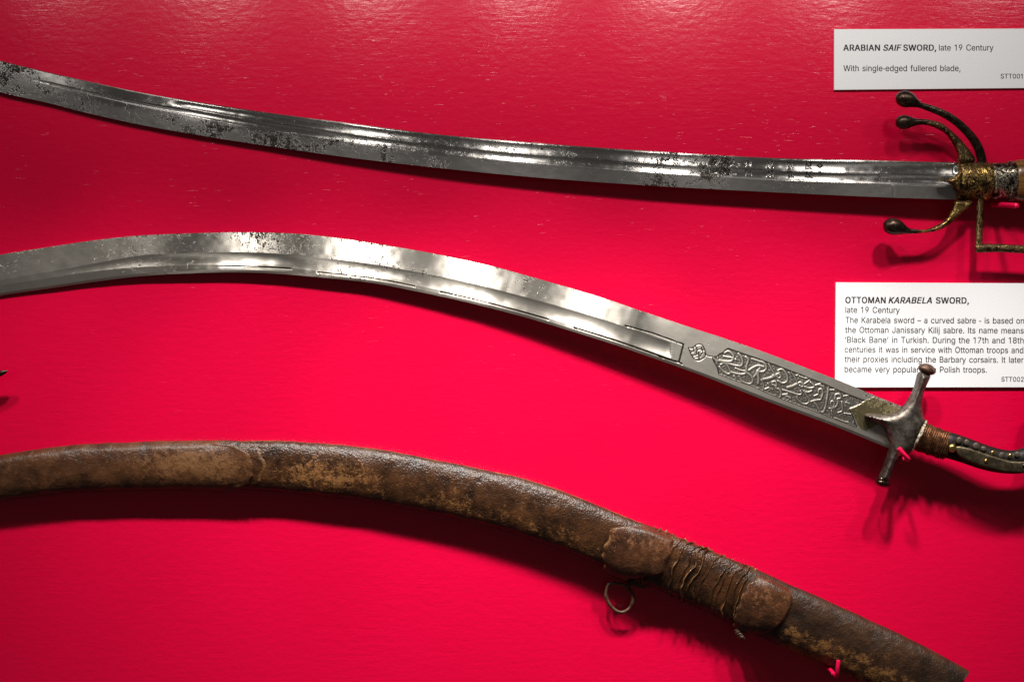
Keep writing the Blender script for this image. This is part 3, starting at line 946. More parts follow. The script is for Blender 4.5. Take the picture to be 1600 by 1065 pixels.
# crumpled band
def wr(U, A, q):
    u = U + 12 * np.sin(A * 1.2 + .4) - 9 * np.cos(A) + 15 * (fbm(U / 24, A * 1.5, 25, 3) - .5)
    u = u + 9 * (noise(u / 11, A * .35, 71) - .5)
    ph = u / 8.8
    i = np.floor(ph); z = np.zeros_like(i)
    amp = .25 + .95 * _hash(i, z, 7) * (.45 + .9 * noise(i * 3.7, A * 1.7, 48))
    r = np.clip(1 - np.abs(ph - i - .5) * 2.0, 0, 1)
    r = .55 * r ** 2.4 + .45 * r
    n2 = noise(u / 4.2 + 30, A * 1.6 + u / 40, 151)
    r2 = np.clip(1 - np.abs(n2 - .5) * 4.0, 0, 1) ** 1.5
    return r * amp, r2 * .45
def wr_disp(U, A, q):
    a, b = wr(U, A, q); return .0032 * a + .0009 * b - .0016 + (fbm(U / 4, A * 5, 2, 3) - .5) * .0005
def wr_att(U, A, q):
    a, b = wr(U, A, q)
    return {'wear': .22 + .30 * fbm(U / 20, A * 2, 66), 'crease': np.clip(sm(.55, .9, a) * .7 + .4 * gauss(A, .05, .16), 0, 1) * sm(.3, .6, fbm(U / 8, A * 3, 12))}
link('crumpled_band', scab_part(1022, 1182, .0006, 160, .6, wr_disp, None, None, wr_att), M_WRAP, scab)
# throat section and its round mount
def wear_t(U, A, q):
    w = .12 + .80 * sm(1.50, 1.95, A) * (1 - sm(3.0, 3.4, A)) * sm(1215, 1260, U) + .3 * gauss(U, 1400, 60) * gauss(A, 1.3, .4)
    return {'wear': np.clip(w * (.10 + 1.5 * fbm(U / 13, A * 4.5, 81, 4)), 0, .95)}
link('throat_section', scab_part(1176, 1516, .0008, 120, 1.6, lump, None, lambda a: 1512 + 3 * np.sin(a * 3) + 0 * a, wear_t), M_THROAT, scab)
def m2s(a):
    x = np.cos(a); return np.where(np.sin(a) >= 0, 1186 - 8 * sm(.8, .2, x) + 6 * sm(-.6, -1, x) + 1.6 * np.sin(a * 15), 1186)
def m2e(a):
    x = np.cos(a); return np.where(np.sin(a) >= 0, 1208 + 40 * np.sqrt(np.clip(1 - x * x, 0, 1)) + 8 * x, 1205)
link('suspension_mount', scab_part(1186, 1210, rimmed(.0036), 120, .5, lambda U, A, q: lump(U, A, q) * .5, m2s, m2e, wear_m), M_MOUNT, scab)
# hanging ring
rp = spline([(952, 912, .010), (966, 911.5, .0105), (978, 915, .011), (986, 924, .011), (989, 937, .0105), (984, 949, .0095), (973, 956, .009), (962, 953, .009), (951, 941, .0095), (947, 927, .010)], 60, True)
nn = len(rp); b = np.linspace(0, 2 * np.pi, 10, endpoint=False)
ctr = rp[:, :2].mean(0); V = np.empty((nn, 10, 3))
rw = 2.9 + .9 * (noise(np.arange(nn) * .35, np.zeros(nn), 3) - .5)
dirs = rp[:, :2] - ctr; dirs /= np.linalg.norm(dirs, axis=1)[:, None]
for j in range(10):
    V[:, j] = P(rp[:, 0] + dirs[:, 0] * rw * math.cos(b[j]), rp[:, 1] + dirs[:, 1] * rw * math.cos(b[j]), rp[:, 2] + rw * S * math.sin(b[j]))
f = [(q * 10 + j, q * 10 + (j + 1) % 10, ((q + 1) % nn) * 10 + (j + 1) % 10, ((q + 1) % nn) * 10 + j) for q in range(nn) for j in range(10)]
link('ring', from_parts([(V.reshape(-1, 3), f)]), M_RUST, scab)
link('ring_loop', from_parts([tube([(990, 900, .0095), (987, 907, .0115), (983, 914, .0128), (979, 919, .0120), (978, 922, .0100)], [3, 3.2, 3, 2.6, 1.5], 14, 1.0, rnd=.4)]), M_RUST, scab)
link('ring_lug', from_parts([tube([(1150, 982, .018), (1155, 990, .018), (1160, 995, .018), (1164, 997, .018)], [4, 4.5, 4, 1.5], 14, .8, rnd=.5)]), M_RUST, scab)

# ------------------------------------------------------------------ cards with printed text
GLYPHS = {   # letter outlines: advance | loop ; loop (x,y thousandths of an em)
    ',': '188|137,71 68,71 38,-119 84,-119',
    '-': '235|30,160 205,160 205,218 30,218',
    '.': '188|81,85 75,82 69,78 63,73 58,68 54,62 50,48 50,34 54,20 58,14 63,9 69,4 75,0 88,-4 103,-4 116,0 122,4 128,9 132,14 136,20 139,27 141,41 139,55 136,62 132,68 128,73 122,78 116,82 110,85 95,87',
    '0': '453|153,425 163,435 174,444 186,451 198,456 212,459 227,460 241,459 255,456 267,451 279,444 290,435 300,425 309,412 317,398 324,382 330,365 335,346 339,325 342,303 344,254 342,205 339,183 335,163 330,144 324,126 317,111 309,97 300,84 290,74 279,65 267,58 255,53 241,50 212,50 198,53 186,58 174,65 163,74 153,84 144,97 136,111 129,126 123,144 118,163 114,183 111,205 109,254 111,303 114,325 118,346 123,365 129,382 136,398 144,412;55,344 51,316 49,286 48,254 49,222 51,192 55,164 61,138 69,113 78,91 89,71 101,53 115,38 130,24 147,13 165,4 184,-2 205,-6 227,-7 249,-6 269,-2 289,4 307,13 323,24 339,38 352,53 364,71 375,91 384,113 392,138 398,164 402,192 404,222 405,254 404,286 402,316 398,344 392,370 384,395 375,417 364,437 352,455 338,471 323,484 306,496 288,504 269,511 249,514 227,516 205,514 184,511 165,504 147,496 130,484 115,471 101,455 89,437 78,417 69,395 61,370',
    '1': '400|250,0 250,509 178,509 66,427 66,358 186,444 188,444 188,0',
    '2': '453|144,422 156,436 164,442 172,447 181,452 201,458 224,460 245,458 255,456 264,453 273,449 282,444 289,439 296,433 308,419 312,410 316,402 320,382 320,362 319,353 317,344 314,335 311,327 306,318 302,309 289,292 282,282 265,263 256,252 245,241 234,229 64,47 64,0 389,0 389,57 153,57 153,60 267,180 284,198 299,215 313,230 325,245 336,259 345,271 354,284 361,296 371,318 375,328 381,361 381,372 380,388 378,403 374,418 368,432 361,445 352,458 343,469 332,479 306,497 276,509 260,513 243,515 225,516 207,515 190,512 174,509 158,503 143,496 129,488 105,468 95,456 86,442 79,428 73,413 69,397 66,380 66,362 127,362 127,373 131,395 139,413',
    '7': '453|97,0 165,0 391,449 391,509 62,509 62,452 323,452 323,448',
    '8': '453|399,160 396,172 392,184 382,206 375,216 368,225 360,233 351,241 342,248 332,254 322,258 311,262 300,265 300,267 314,272 327,278 339,286 350,296 359,308 367,321 374,335 378,349 381,364 382,380 381,396 378,410 374,424 369,437 361,450 353,462 343,472 332,482 306,498 292,504 277,509 261,513 244,515 226,516 209,515 192,513 176,509 160,504 146,498 132,490 120,482 109,472 99,462 90,450 83,437 78,424 74,410 71,396 70,380 71,364 74,349 78,335 85,321 93,308 102,296 113,286 125,278 138,272 153,267 153,265 141,262 131,258 120,254 110,248 101,241 92,233 84,225 77,216 71,206 65,195 60,184 54,160 52,148 52,135 53,119 55,104 60,89 66,75 74,62 84,50 95,38 107,28 121,19 136,11 152,5 169,0 187,-4 206,-6 226,-7 246,-6 265,-4 284,0 301,5 317,11 332,19 346,28 358,38 369,50 378,62 387,75 393,89 397,104 400,119 401,135;196,293 186,296 178,300 162,310 156,316 150,323 145,330 140,339 137,347 133,366 133,386 137,404 140,412 145,420 155,434 162,440 169,445 177,449 186,453 195,456 205,458 226,460 247,458 257,456 266,453 275,449 283,445 290,440 297,434 303,427 308,420 312,412 315,404 319,386 319,366 315,347 311,339 307,330 302,323 296,316 289,310 282,305 274,300 266,296 257,293 247,291 237,290 216,290 205,291;201,51 189,53 178,56 167,60 158,65 149,71 142,77 135,84 129,91 124,100 120,109 116,128 115,139 116,150 118,160 121,170 125,180 130,189 136,197 143,204 151,211 169,223 179,227 190,231 214,235 239,235 262,231 273,227 283,223 301,211 309,204 316,197 322,189 327,180 331,170 334,160 336,150 337,139 336,128 332,109 328,100 323,91 317,84 310,77 303,71 294,65 285,60 275,56 264,53 252,51 226,49',
    '9': '453|150,278 144,286 138,295 134,306 130,316 127,327 125,352 127,375 130,387 138,407 144,417 150,425 157,433 165,440 174,446 184,451 193,455 204,458 215,460 238,460 249,458 259,455 269,451 279,446 287,440 295,433 303,425 309,417 319,397 323,386 327,363 327,338 323,315 319,305 314,295 309,286 302,277 295,270 287,263 279,257 269,252 259,248 238,244 226,243 215,244 193,248 184,252 174,257 165,263 157,270;383,302 386,317 388,332 389,347 388,366 386,384 381,402 375,419 368,434 359,449 349,462 337,474 324,485 310,494 295,502 279,508 262,512 245,515 226,516 208,515 190,512 174,508 158,502 143,494 128,485 116,475 104,463 94,450 85,436 77,421 71,405 67,388 64,370 64,333 67,316 71,299 76,283 83,269 91,255 101,243 112,232 124,222 137,214 151,207 167,202 183,198 200,195 226,195 242,197 250,199 264,205 270,208 130,0 200,0 315,168 331,192 344,214 356,234 373,270',
    'A': '480|231,430 238,453 239,453 246,430 253,409 259,390 264,372 269,356 274,341 279,327 283,314 287,302 324,199 155,199 191,302 194,314 198,326 203,340 208,355 213,371 218,389 225,408;85,0 135,142 344,142 395,0 463,0 276,509 201,509 16,0',
    'B': '456|269,289 259,287 238,285 125,285 125,452 240,452 259,451 275,448 290,443 302,437 313,429 321,419 328,409 332,397 335,385 336,372 334,352 328,334 323,326 318,319 311,312 304,306 297,301 288,296 279,292;398,361 398,374 397,389 395,403 392,416 387,429 381,442 373,454 364,464 354,474 342,483 329,491 314,497 298,502 280,506 261,508 241,509 60,509 60,0 247,0 270,1 291,3 311,6 328,11 344,18 359,26 372,34 383,44 392,55 400,67 407,79 415,107 417,121 418,136 417,152 415,166 412,179 408,192 396,214 389,223 381,231 372,239 354,251 334,259 325,261 315,262 315,267 324,269 332,273 341,277 349,281 356,286 364,291 370,298 376,304 382,312 387,320 391,329 394,339;351,166 355,147 355,137 354,123 351,111 346,100 339,89 330,80 318,72 304,65 287,61 267,58 245,57 125,57 125,231 248,231 273,229 285,226 296,223 306,218 315,213 330,200 337,192 342,184 347,175',
    'C': '510|184,76 170,87 157,98 145,112 134,127 125,145 117,163 111,184 107,206 104,229 103,254 104,279 107,303 111,325 117,345 125,364 134,381 145,396 156,410 169,422 184,432 199,441 215,447 231,452 249,455 267,456 277,456 287,455 315,449 324,446 333,442 341,438 350,434 357,428 365,423 372,416 384,402 389,395 394,386 399,378 403,368 406,359 408,348 473,348 470,364 466,378 461,392 455,406 448,418 432,442 423,452 413,462 402,471 391,479 379,487 367,494 354,499 340,504 326,508 298,514 267,516 242,514 217,510 194,504 171,495 150,484 131,470 113,454 97,436 82,415 70,393 59,369 51,343 45,315 41,285 40,254 41,223 45,193 51,166 59,140 70,115 82,93 97,73 113,55 131,39 150,25 171,13 194,5 217,-2 242,-6 267,-7 298,-5 312,-3 327,0 341,5 367,15 379,22 391,30 402,38 413,47 423,57 432,67 448,91 455,103 461,117 466,131 470,145 473,160 408,160 406,150 403,141 399,131 394,123 389,114 378,99 365,86 357,81 350,75 341,71 333,67 324,63 306,57 297,55 277,53 267,53 249,54 232,57 215,61 199,68',
    'D': '502|399,255 398,231 396,209 392,187 386,168 379,149 370,132 360,117 347,103 333,91 318,81 301,72 282,66 261,61 239,58 215,57 125,57 125,452 221,452 244,451 265,448 285,443 303,437 320,428 335,418 348,406 360,392 370,377 379,361 386,342 392,323 396,302 398,279;353,478 331,489 307,498 281,504 254,507 225,509 60,509 60,0 219,0 249,1 277,5 303,11 328,20 351,31 371,44 390,60 406,77 421,97 433,119 443,142 451,168 457,195 460,224 462,255 460,286 457,315 451,342 444,367 433,391 421,413 407,432 391,450 373,465',
    'E': '419|125,452 372,452 372,509 60,509 60,0 375,0 375,57 125,57 125,229 355,229 355,286 125,286',
    'F': '410|125,452 369,452 369,509 60,509 60,0 125,0 125,221 346,221 346,278 125,278',
    'I': '188|61,0 127,0 127,509 61,509',
    'J': '396|294,33 309,50 321,70 330,92 335,118 336,145 336,509 272,509 272,145 271,128 268,112 263,97 256,85 248,74 238,65 226,59 214,54 200,51 185,50 170,51 156,54 143,59 132,65 122,74 113,85 106,97 101,112 99,128 98,145 98,173 33,173 33,145 35,118 40,92 48,70 60,50 75,33 93,19 113,7 135,0 159,-5 185,-7 211,-5 235,0 256,7 276,19',
    'K': '467|448,509 364,509 212,344 204,336 197,328 189,320 160,287 153,278 146,270 124,242 125,334 125,509 60,509 60,0 125,0 125,167 198,245 372,0 449,0 243,289',
    'L': '393|125,509 60,509 60,0 361,0 361,57 125,57',
    'M': '628|154,336 156,328 162,314 286,0 342,0 456,291 462,308 465,315 467,322 470,329 476,345 491,390 494,400 498,409 504,429 507,438 507,431 506,422 506,413 505,369 505,335 504,327 504,0 568,0 568,509 476,509 352,187 351,182 347,171 344,165 340,151 337,144 335,137 332,129 330,121 327,113 323,98 320,90 316,75 315,73 311,84 307,99 304,107 302,115 299,123 297,130 294,138 290,152 287,159 283,172 277,187 152,509 60,509 60,0 122,0 122,328 121,372 121,389 120,398 122,427 126,417 129,408 132,398 136,388 148,352',
    'N': '523|202,290 387,0 463,0 463,509 399,509 399,148 400,139 400,119 401,108 401,98 403,76 398,87 388,107 382,116 367,143 363,151 358,158 343,183 136,509 60,509 60,0 125,0 125,319 124,328 124,348 123,359 123,371 122,384 122,397 120,424 120,430 125,421 134,406 141,393 148,381 154,370 161,359 167,349 182,322',
    'O': '533|170,422 184,433 199,441 215,447 232,452 249,455 267,456 285,455 302,452 318,447 334,441 349,433 364,423 377,411 388,397 399,382 408,365 416,346 422,325 427,303 429,279 430,254 429,229 427,205 422,183 416,163 408,144 399,127 388,112 377,98 364,86 349,76 334,68 318,61 302,57 285,54 267,53 249,54 232,57 215,61 199,68 184,76 170,86 157,98 145,112 135,127 125,144 117,163 111,183 107,205 104,229 103,254 104,279 107,303 111,325 117,345 125,364 135,381 145,397 157,411;51,343 45,315 41,285 40,254 41,223 45,193 51,166 59,140 70,115 82,93 97,73 113,55 131,39 150,25 171,13 194,5 217,-2 241,-6 267,-7 293,-6 317,-2 340,5 363,13 384,25 403,39 421,55 437,73 451,93 464,115 474,140 482,166 488,193 492,223 493,254 492,285 488,315 482,343 474,369 464,393 451,415 437,436 421,454 403,470 384,484 363,495 340,504 317,510 293,514 267,516 241,514 217,510 194,504 171,495 150,484 131,470 113,454 97,436 82,415 70,393 59,369',
    'P': '445|306,262 297,256 287,251 275,247 248,243 233,242 125,242 125,452 232,452 262,450 275,447 297,439 306,433 315,426 322,419 328,411 333,402 337,392 340,382 343,371 344,359 344,336 343,325 337,303 333,294 328,284 322,276 315,269;408,330 409,348 408,365 406,383 402,399 397,415 390,430 381,444 371,456 360,468 347,478 332,487 316,495 298,501 279,505 258,508 235,509 60,509 60,0 125,0 125,186 235,186 258,187 279,189 298,193 316,199 332,207 347,216 360,227 371,239 381,251 390,265 397,280 402,296 406,313',
    'R': '449|307,272 298,267 276,259 263,257 234,255 125,255 125,452 248,452 275,448 287,444 298,440 307,434 315,428 322,421 329,413 334,405 338,395 341,386 345,364 345,340 341,319 338,309 334,300 329,292 315,278;409,334 409,370 406,387 403,403 397,419 390,433 382,447 372,459 361,470 348,480 333,489 317,496 299,501 280,505 259,508 236,509 60,509 60,0 125,0 125,198 247,198 353,0 428,0 314,209 317,210 333,217 348,226 361,235 372,246 382,258 390,271 397,286 403,301 406,317',
    'S': '447|367,461 357,471 344,481 331,490 316,498 300,504 283,509 266,513 247,515 227,516 208,515 189,513 171,509 154,504 138,498 122,490 109,481 96,471 85,460 75,448 67,434 60,420 56,405 53,389 52,372 53,353 57,335 64,318 74,303 86,289 101,277 118,266 138,256 160,247 184,239 245,222 267,216 287,208 296,205 305,200 313,195 320,190 326,185 332,179 337,172 341,165 345,149 346,139 345,129 343,119 340,109 335,100 323,84 315,77 306,71 296,65 286,60 275,56 263,53 250,51 224,49 200,51 177,55 166,59 156,63 147,68 138,74 130,80 123,88 117,96 112,105 106,125 104,137 38,137 40,120 44,103 49,88 56,74 64,60 74,48 85,36 98,26 112,17 128,9 144,3 162,-2 182,-6 202,-8 224,-9 246,-8 268,-6 288,-2 306,4 323,11 339,19 353,28 366,39 377,51 386,64 394,77 400,92 405,107 407,122 408,139 408,152 406,165 403,177 399,187 395,198 389,207 382,215 375,224 359,238 350,244 341,249 331,255 321,259 312,264 302,267 292,271 282,274 273,277 264,279 212,293 204,296 196,298 187,301 178,305 169,308 161,312 152,317 138,327 125,340 121,348 118,356 116,366 115,376 117,394 120,402 124,411 129,418 141,432 149,438 167,448 178,452 188,455 200,457 225,459 243,458 259,455 275,451 289,445 302,437 313,428 323,418 330,406 335,393 337,378 401,378 399,393 396,408 392,422 385,436 377,449',
    'T': '449|32,452 193,452 193,0 257,0 257,452 417,452 417,509 32,509',
    'W': '686|348,407 351,391 354,377 358,363 361,349 364,336 368,323 455,0 530,0 670,509 603,509 523,196 520,186 518,176 515,166 513,156 510,145 506,125 503,114 497,83 494,72 493,64 488,83 482,114 479,125 477,135 474,145 472,156 469,166 467,176 464,186 462,196 380,509 306,509 224,196 221,186 219,176 216,166 214,156 211,145 207,125 204,114 198,83 195,72 193,62 185,104 182,114 178,135 175,145 171,166 168,176 166,186 163,196 82,509 16,509 155,0 230,0 318,323 322,337 325,352 329,366 332,380 335,395 338,409 343,435 345,422',
    'a': '389|182,384 169,383 145,379 121,371 110,366 88,354 69,337 61,328 53,317 41,291 100,274 102,279 105,285 109,290 113,296 123,306 128,310 135,315 142,319 149,322 157,325 166,328 196,331 224,328 240,322 247,318 253,314 258,309 263,303 267,297 270,290 274,274 274,245 272,241 269,238 265,235 261,233 249,229 225,226 215,224 191,222 178,220 168,218 157,217 125,211 95,202 86,198 78,193 69,188 55,176 49,169 43,161 35,143 32,132 30,108 31,93 33,80 37,67 41,55 55,35 63,26 73,18 83,11 94,5 106,0 119,-4 146,-8 160,-9 184,-7 195,-5 206,-2 215,1 224,5 232,9 246,19 257,30 266,41 270,47 272,52 277,52 277,0 337,0 337,251 336,268 334,283 331,297 327,309 322,320 316,330 310,339 302,347 294,354 286,360 277,366 268,370 258,374 249,377 220,383 211,384;92,97 92,113 96,128 99,134 103,139 108,144 120,152 127,156 134,159 167,167 175,168 180,168 189,170 194,170 249,179 254,181 264,183 271,186 276,190 276,138 274,119 271,111 268,102 263,93 258,85 252,78 245,71 237,64 228,59 218,54 207,50 184,46 170,45 145,48 130,52 123,55 111,63 106,67 102,72 98,78 95,84 93,90',
    'b': '424|234,329 247,327 259,323 270,318 280,311 289,303 297,294 304,284 311,273 316,261 320,248 324,234 328,205 328,174 326,158 324,144 320,130 316,117 310,104 304,93 297,83 289,74 279,66 269,59 258,54 247,50 234,48 220,47 207,47 194,50 183,53 172,58 162,65 152,73 144,82 137,92 131,103 125,115 121,128 117,142 113,173 113,206 117,236 121,250 125,263 130,275 137,286 144,296 152,304 161,312 171,318 182,323 194,327 207,329 220,330;53,0 112,0 112,59 118,59 121,54 125,49 133,37 143,25 149,19 156,14 172,4 182,-1 192,-4 216,-8 229,-8 248,-7 266,-4 282,1 298,7 313,16 327,27 340,39 351,52 361,68 370,84 377,103 383,122 387,143 389,165 390,189 389,212 387,234 383,255 377,274 370,293 361,309 351,325 339,338 327,350 313,361 298,369 282,376 265,381 248,383 229,384 215,384 203,383 191,380 181,377 171,373 155,363 149,357 143,352 137,346 129,334 121,324 118,319 114,319 114,509 53,509',
    'c': '396|145,66 136,74 127,83 120,94 114,105 108,117 104,131 101,144 98,158 96,187 98,217 104,245 108,258 114,271 120,282 127,292 136,302 145,310 155,317 167,323 179,327 193,329 207,330 215,330 236,327 248,323 260,317 270,311 275,307 283,299 287,294 290,289 294,284 296,279 299,273 303,262 362,277 358,287 355,296 345,314 340,322 334,330 320,344 313,350 305,356 297,361 288,366 270,374 250,380 240,382 218,384 207,384 187,383 168,380 150,376 133,369 117,360 102,349 88,337 76,323 65,308 56,291 48,273 42,253 38,233 35,211 34,187 35,165 38,143 42,123 48,103 56,85 65,68 76,53 88,39 102,27 117,16 133,8 150,1 168,-4 187,-7 207,-8 218,-8 229,-7 251,-3 261,-1 271,3 280,6 298,16 306,21 314,27 322,34 329,41 335,48 341,56 347,65 352,73 356,83 360,92 363,102 304,117 298,99 288,83 284,79 280,74 276,70 266,62 260,59 255,56 229,48 222,47 215,47 207,46 193,47 179,50 167,53 155,59',
    'd': '424|218,329 231,327 242,323 253,318 263,312 273,304 281,296 288,286 294,275 300,263 304,250 307,236 310,221 312,189 310,157 307,142 304,128 299,115 294,103 288,92 280,82 272,73 263,65 253,58 242,53 218,47 205,47 191,48 178,50 166,54 155,59 145,66 136,74 128,83 120,93 114,104 104,130 98,158 96,189 98,220 104,248 108,261 114,273 120,284 127,294 135,303 145,311 155,318 166,323 178,327 191,329 205,330;42,255 37,234 35,212 34,189 35,165 37,143 42,122 47,103 55,84 63,68 74,52 85,39 98,27 111,16 126,7 142,1 159,-4 177,-7 195,-8 209,-8 233,-4 243,-1 261,9 275,19 287,31 292,37 300,49 304,54 307,59 313,59 313,0 372,0 372,509 311,509 311,319 306,319 300,329 296,334 292,340 282,352 269,363 253,373 244,377 222,383 209,384 196,384 177,383 159,381 143,376 127,369 112,361 98,350 85,338 74,325 64,309 55,293 47,274',
    'e': '404|151,61 141,68 132,76 124,85 117,95 110,106 105,118 101,132 98,146 97,161 97,169 371,169 371,214 369,233 366,250 362,267 357,282 351,296 344,309 337,321 319,341 299,357 289,364 277,369 266,374 254,378 242,381 230,383 218,384 205,384 185,383 166,380 148,375 131,368 115,359 100,349 87,336 75,322 64,307 55,290 48,271 42,252 38,231 35,210 34,187 35,164 38,143 42,122 48,103 56,85 65,68 76,53 88,39 102,27 117,16 133,8 151,1 170,-4 191,-7 212,-8 227,-8 256,-4 270,0 283,4 295,10 306,16 316,23 326,31 335,39 343,48 350,58 356,68 361,79 365,91 306,105 303,98 295,84 290,78 280,68 274,63 268,59 254,53 246,50 238,48 221,46 212,46 199,47 186,49 173,52 162,56;121,290 137,306 146,313 156,319 167,324 179,327 192,329 205,330 231,328 253,320 263,314 271,307 279,299 286,290 292,280 298,269 302,257 308,231 309,221 96,221 96,223 98,235 104,259 109,270',
    'f': '254|195,474 204,474 208,473 212,473 218,471 221,471 227,468 243,521 232,524 228,526 210,529 203,529 195,530 187,530 166,528 155,526 145,523 135,519 126,514 117,508 109,502 102,494 96,486 90,477 86,467 83,456 81,444 81,379 6,379 6,327 81,327 81,0 142,0 142,327 228,327 228,379 142,379 142,429 146,447 150,454 154,460 160,465 167,469 175,472',
    'g': '425|277,358 270,363 262,368 253,373 244,377 234,380 222,383 210,384 196,384 178,383 160,381 143,376 127,369 112,361 98,350 86,338 74,325 64,310 55,293 47,275 42,256 37,236 35,214 34,191 35,168 38,147 42,126 48,108 55,90 64,74 74,60 86,47 99,36 113,27 128,19 143,13 160,8 177,6 195,5 209,5 233,9 243,12 261,20 275,30 281,36 287,41 291,47 300,58 306,68 311,68 311,-6 310,-24 307,-40 301,-53 293,-65 282,-75 270,-83 256,-89 241,-94 225,-96 207,-97 195,-97 183,-96 163,-92 154,-88 146,-84 139,-80 133,-76 127,-71 117,-61 108,-50 105,-45 101,-41 51,-69 55,-78 61,-86 67,-95 74,-103 82,-110 100,-124 111,-130 122,-135 134,-140 147,-144 160,-147 175,-149 207,-151 225,-150 242,-148 259,-145 275,-141 291,-136 305,-129 318,-121 330,-112 341,-102 350,-90 358,-77 364,-62 369,-46 372,-28 372,379 313,379 313,319 308,319 305,324 297,334 293,340 283,352;101,148 98,162 96,193 98,222 104,250 114,274 120,285 128,295 136,304 145,312 155,318 166,323 178,327 191,329 205,330 218,329 231,327 243,323 254,319 264,312 273,305 281,296 295,276 300,264 305,251 308,238 312,208 312,176 308,147 304,133 300,121 288,99 281,90 273,82 264,75 254,69 243,65 231,62 218,60 205,59 191,60 178,62 167,65 156,70 145,76 136,83 128,91 114,111 104,135',
    'h': '410|252,320 263,313 273,304 281,294 288,281 292,268 295,252 296,235 296,0 357,0 357,240 356,259 354,276 351,293 347,307 341,321 334,333 326,344 306,362 295,369 283,374 270,379 257,382 242,384 211,384 195,381 180,376 165,370 152,362 140,352 129,339 119,324 114,315 114,509 53,509 53,0 114,0 114,240 118,263 126,283 138,299 145,306 152,312 170,322 179,325 199,329 210,329 225,328 239,325',
    'i': '167|53,448 114,448 114,512 53,512;53,379 53,0 114,0 114,379',
    'j': '167|-10,-143 4,-143 31,-141 43,-138 54,-134 65,-129 74,-123 82,-117 90,-109 96,-100 102,-90 106,-80 112,-56 114,-30 114,379 53,379 53,-29 51,-49 48,-58 45,-65 40,-72 35,-77 28,-81 21,-84 12,-86 2,-87 -10,-87;53,448 114,448 114,512 53,512',
    'k': '381|360,379 284,379 121,212 114,212 114,509 53,509 53,0 114,0 114,141 154,178 294,0 372,0 201,216',
    'l': '165|53,0 112,0 112,509 53,509',
    'm': '610|253,311 261,303 267,293 271,283 273,272 274,260 274,0 335,0 335,247 337,266 339,274 345,290 355,304 361,310 367,315 374,320 382,324 390,327 399,329 409,330 431,330 442,328 453,324 463,319 473,313 481,305 487,295 492,283 495,269 496,254 496,0 557,0 557,255 556,272 554,288 551,303 546,316 541,328 534,339 526,349 517,358 508,365 497,372 486,377 474,381 462,384 450,386 425,386 402,382 391,379 381,375 371,370 361,364 353,358 345,351 337,343 330,335 325,326 320,316 317,309 317,310 312,325 305,338 297,350 287,361 276,370 264,377 250,382 235,385 219,386 209,386 200,385 190,383 181,380 163,372 147,360 140,354 132,346 120,328 115,318 112,310 112,379 53,379 53,0 114,0 114,250 118,271 121,281 131,297 137,304 143,310 150,316 166,324 174,327 182,329 191,330 212,330 224,327 234,323 244,318',
    'n': '410|252,320 263,313 273,304 281,294 288,281 292,268 295,252 296,235 296,0 357,0 357,240 356,259 354,276 351,293 347,307 341,321 333,333 325,344 316,353 306,362 295,369 283,374 270,379 257,382 242,384 211,384 195,381 180,376 165,370 152,362 140,352 129,339 119,324 112,311 112,379 53,379 53,0 114,0 114,240 118,263 126,283 138,299 145,306 152,312 170,322 179,325 199,329 210,329 225,328 239,325',
    'o': '415|136,302 145,310 155,317 167,323 179,327 193,329 207,330 222,329 236,327 248,323 260,317 270,310 280,302 288,292 295,282 302,271 307,258 311,245 315,231 319,202 319,173 315,144 311,131 307,117 302,105 288,83 280,74 270,66 260,59 248,53 236,50 222,47 207,46 193,47 179,50 167,53 155,59 145,66 136,74 127,83 120,94 114,105 108,117 104,131 101,144 98,158 96,187 98,217 104,245 108,258 114,271 120,282 127,292;42,253 38,233 35,211 34,187 35,165 38,143 42,123 48,103 56,85 65,68 76,53 88,39 102,27 117,16 133,8 150,1 168,-4 187,-7 207,-8 228,-7 247,-4 265,1 282,8 299,16 314,27 327,39 339,53 350,68 359,85 367,103 373,123 378,143 380,165 381,187 380,211 378,233 373,253 367,273 359,291 350,308 339,323 327,337 314,349 299,360 282,369 265,376 247,380 228,383 207,384 187,383 168,380 150,376 133,369 117,360 102,349 88,337 76,323 65,308 56,291 48,273',
    'p': '424|234,329 247,327 259,323 270,318 280,311 289,303 297,294 304,284 311,273 316,261 320,248 324,234 328,205 328,174 326,158 324,144 320,130 316,117 310,104 304,93 297,83 289,74 279,66 269,59 258,54 247,50 234,48 220,47 207,47 194,50 183,53 172,58 162,65 152,73 144,82 137,92 131,103 125,115 121,128 117,142 113,173 113,206 117,236 121,250 125,263 130,275 137,286 144,296 152,304 161,312 171,318 182,323 194,327 207,329 220,330;215,384 203,383 191,380 181,377 171,373 155,363 149,357 143,352 137,346 133,340 124,329 118,319 112,319 112,379 53,379 53,-143 114,-143 114,59 118,59 121,54 125,49 133,37 143,25 156,14 164,9 182,-1 192,-4 216,-8 229,-8 248,-7 266,-4 282,1 298,7 313,16 327,27 340,39 351,52 361,68 370,84 377,103 383,122 387,143 389,165 390,189 389,212 387,234 383,255 377,274 370,293 361,309 351,325 339,338 327,350 313,361 298,369 282,376 265,381 248,383 229,384',
    'r': '259|126,284 131,291 137,298 151,310 159,315 168,319 177,322 186,324 207,326 212,326 216,325 226,325 230,324 234,324 237,323 243,322 243,384 229,384 226,385 213,385 200,384 187,382 163,374 152,367 142,360 126,342 120,332 115,321 112,321 112,379 53,379 53,0 114,0 114,247 118,267 121,275',
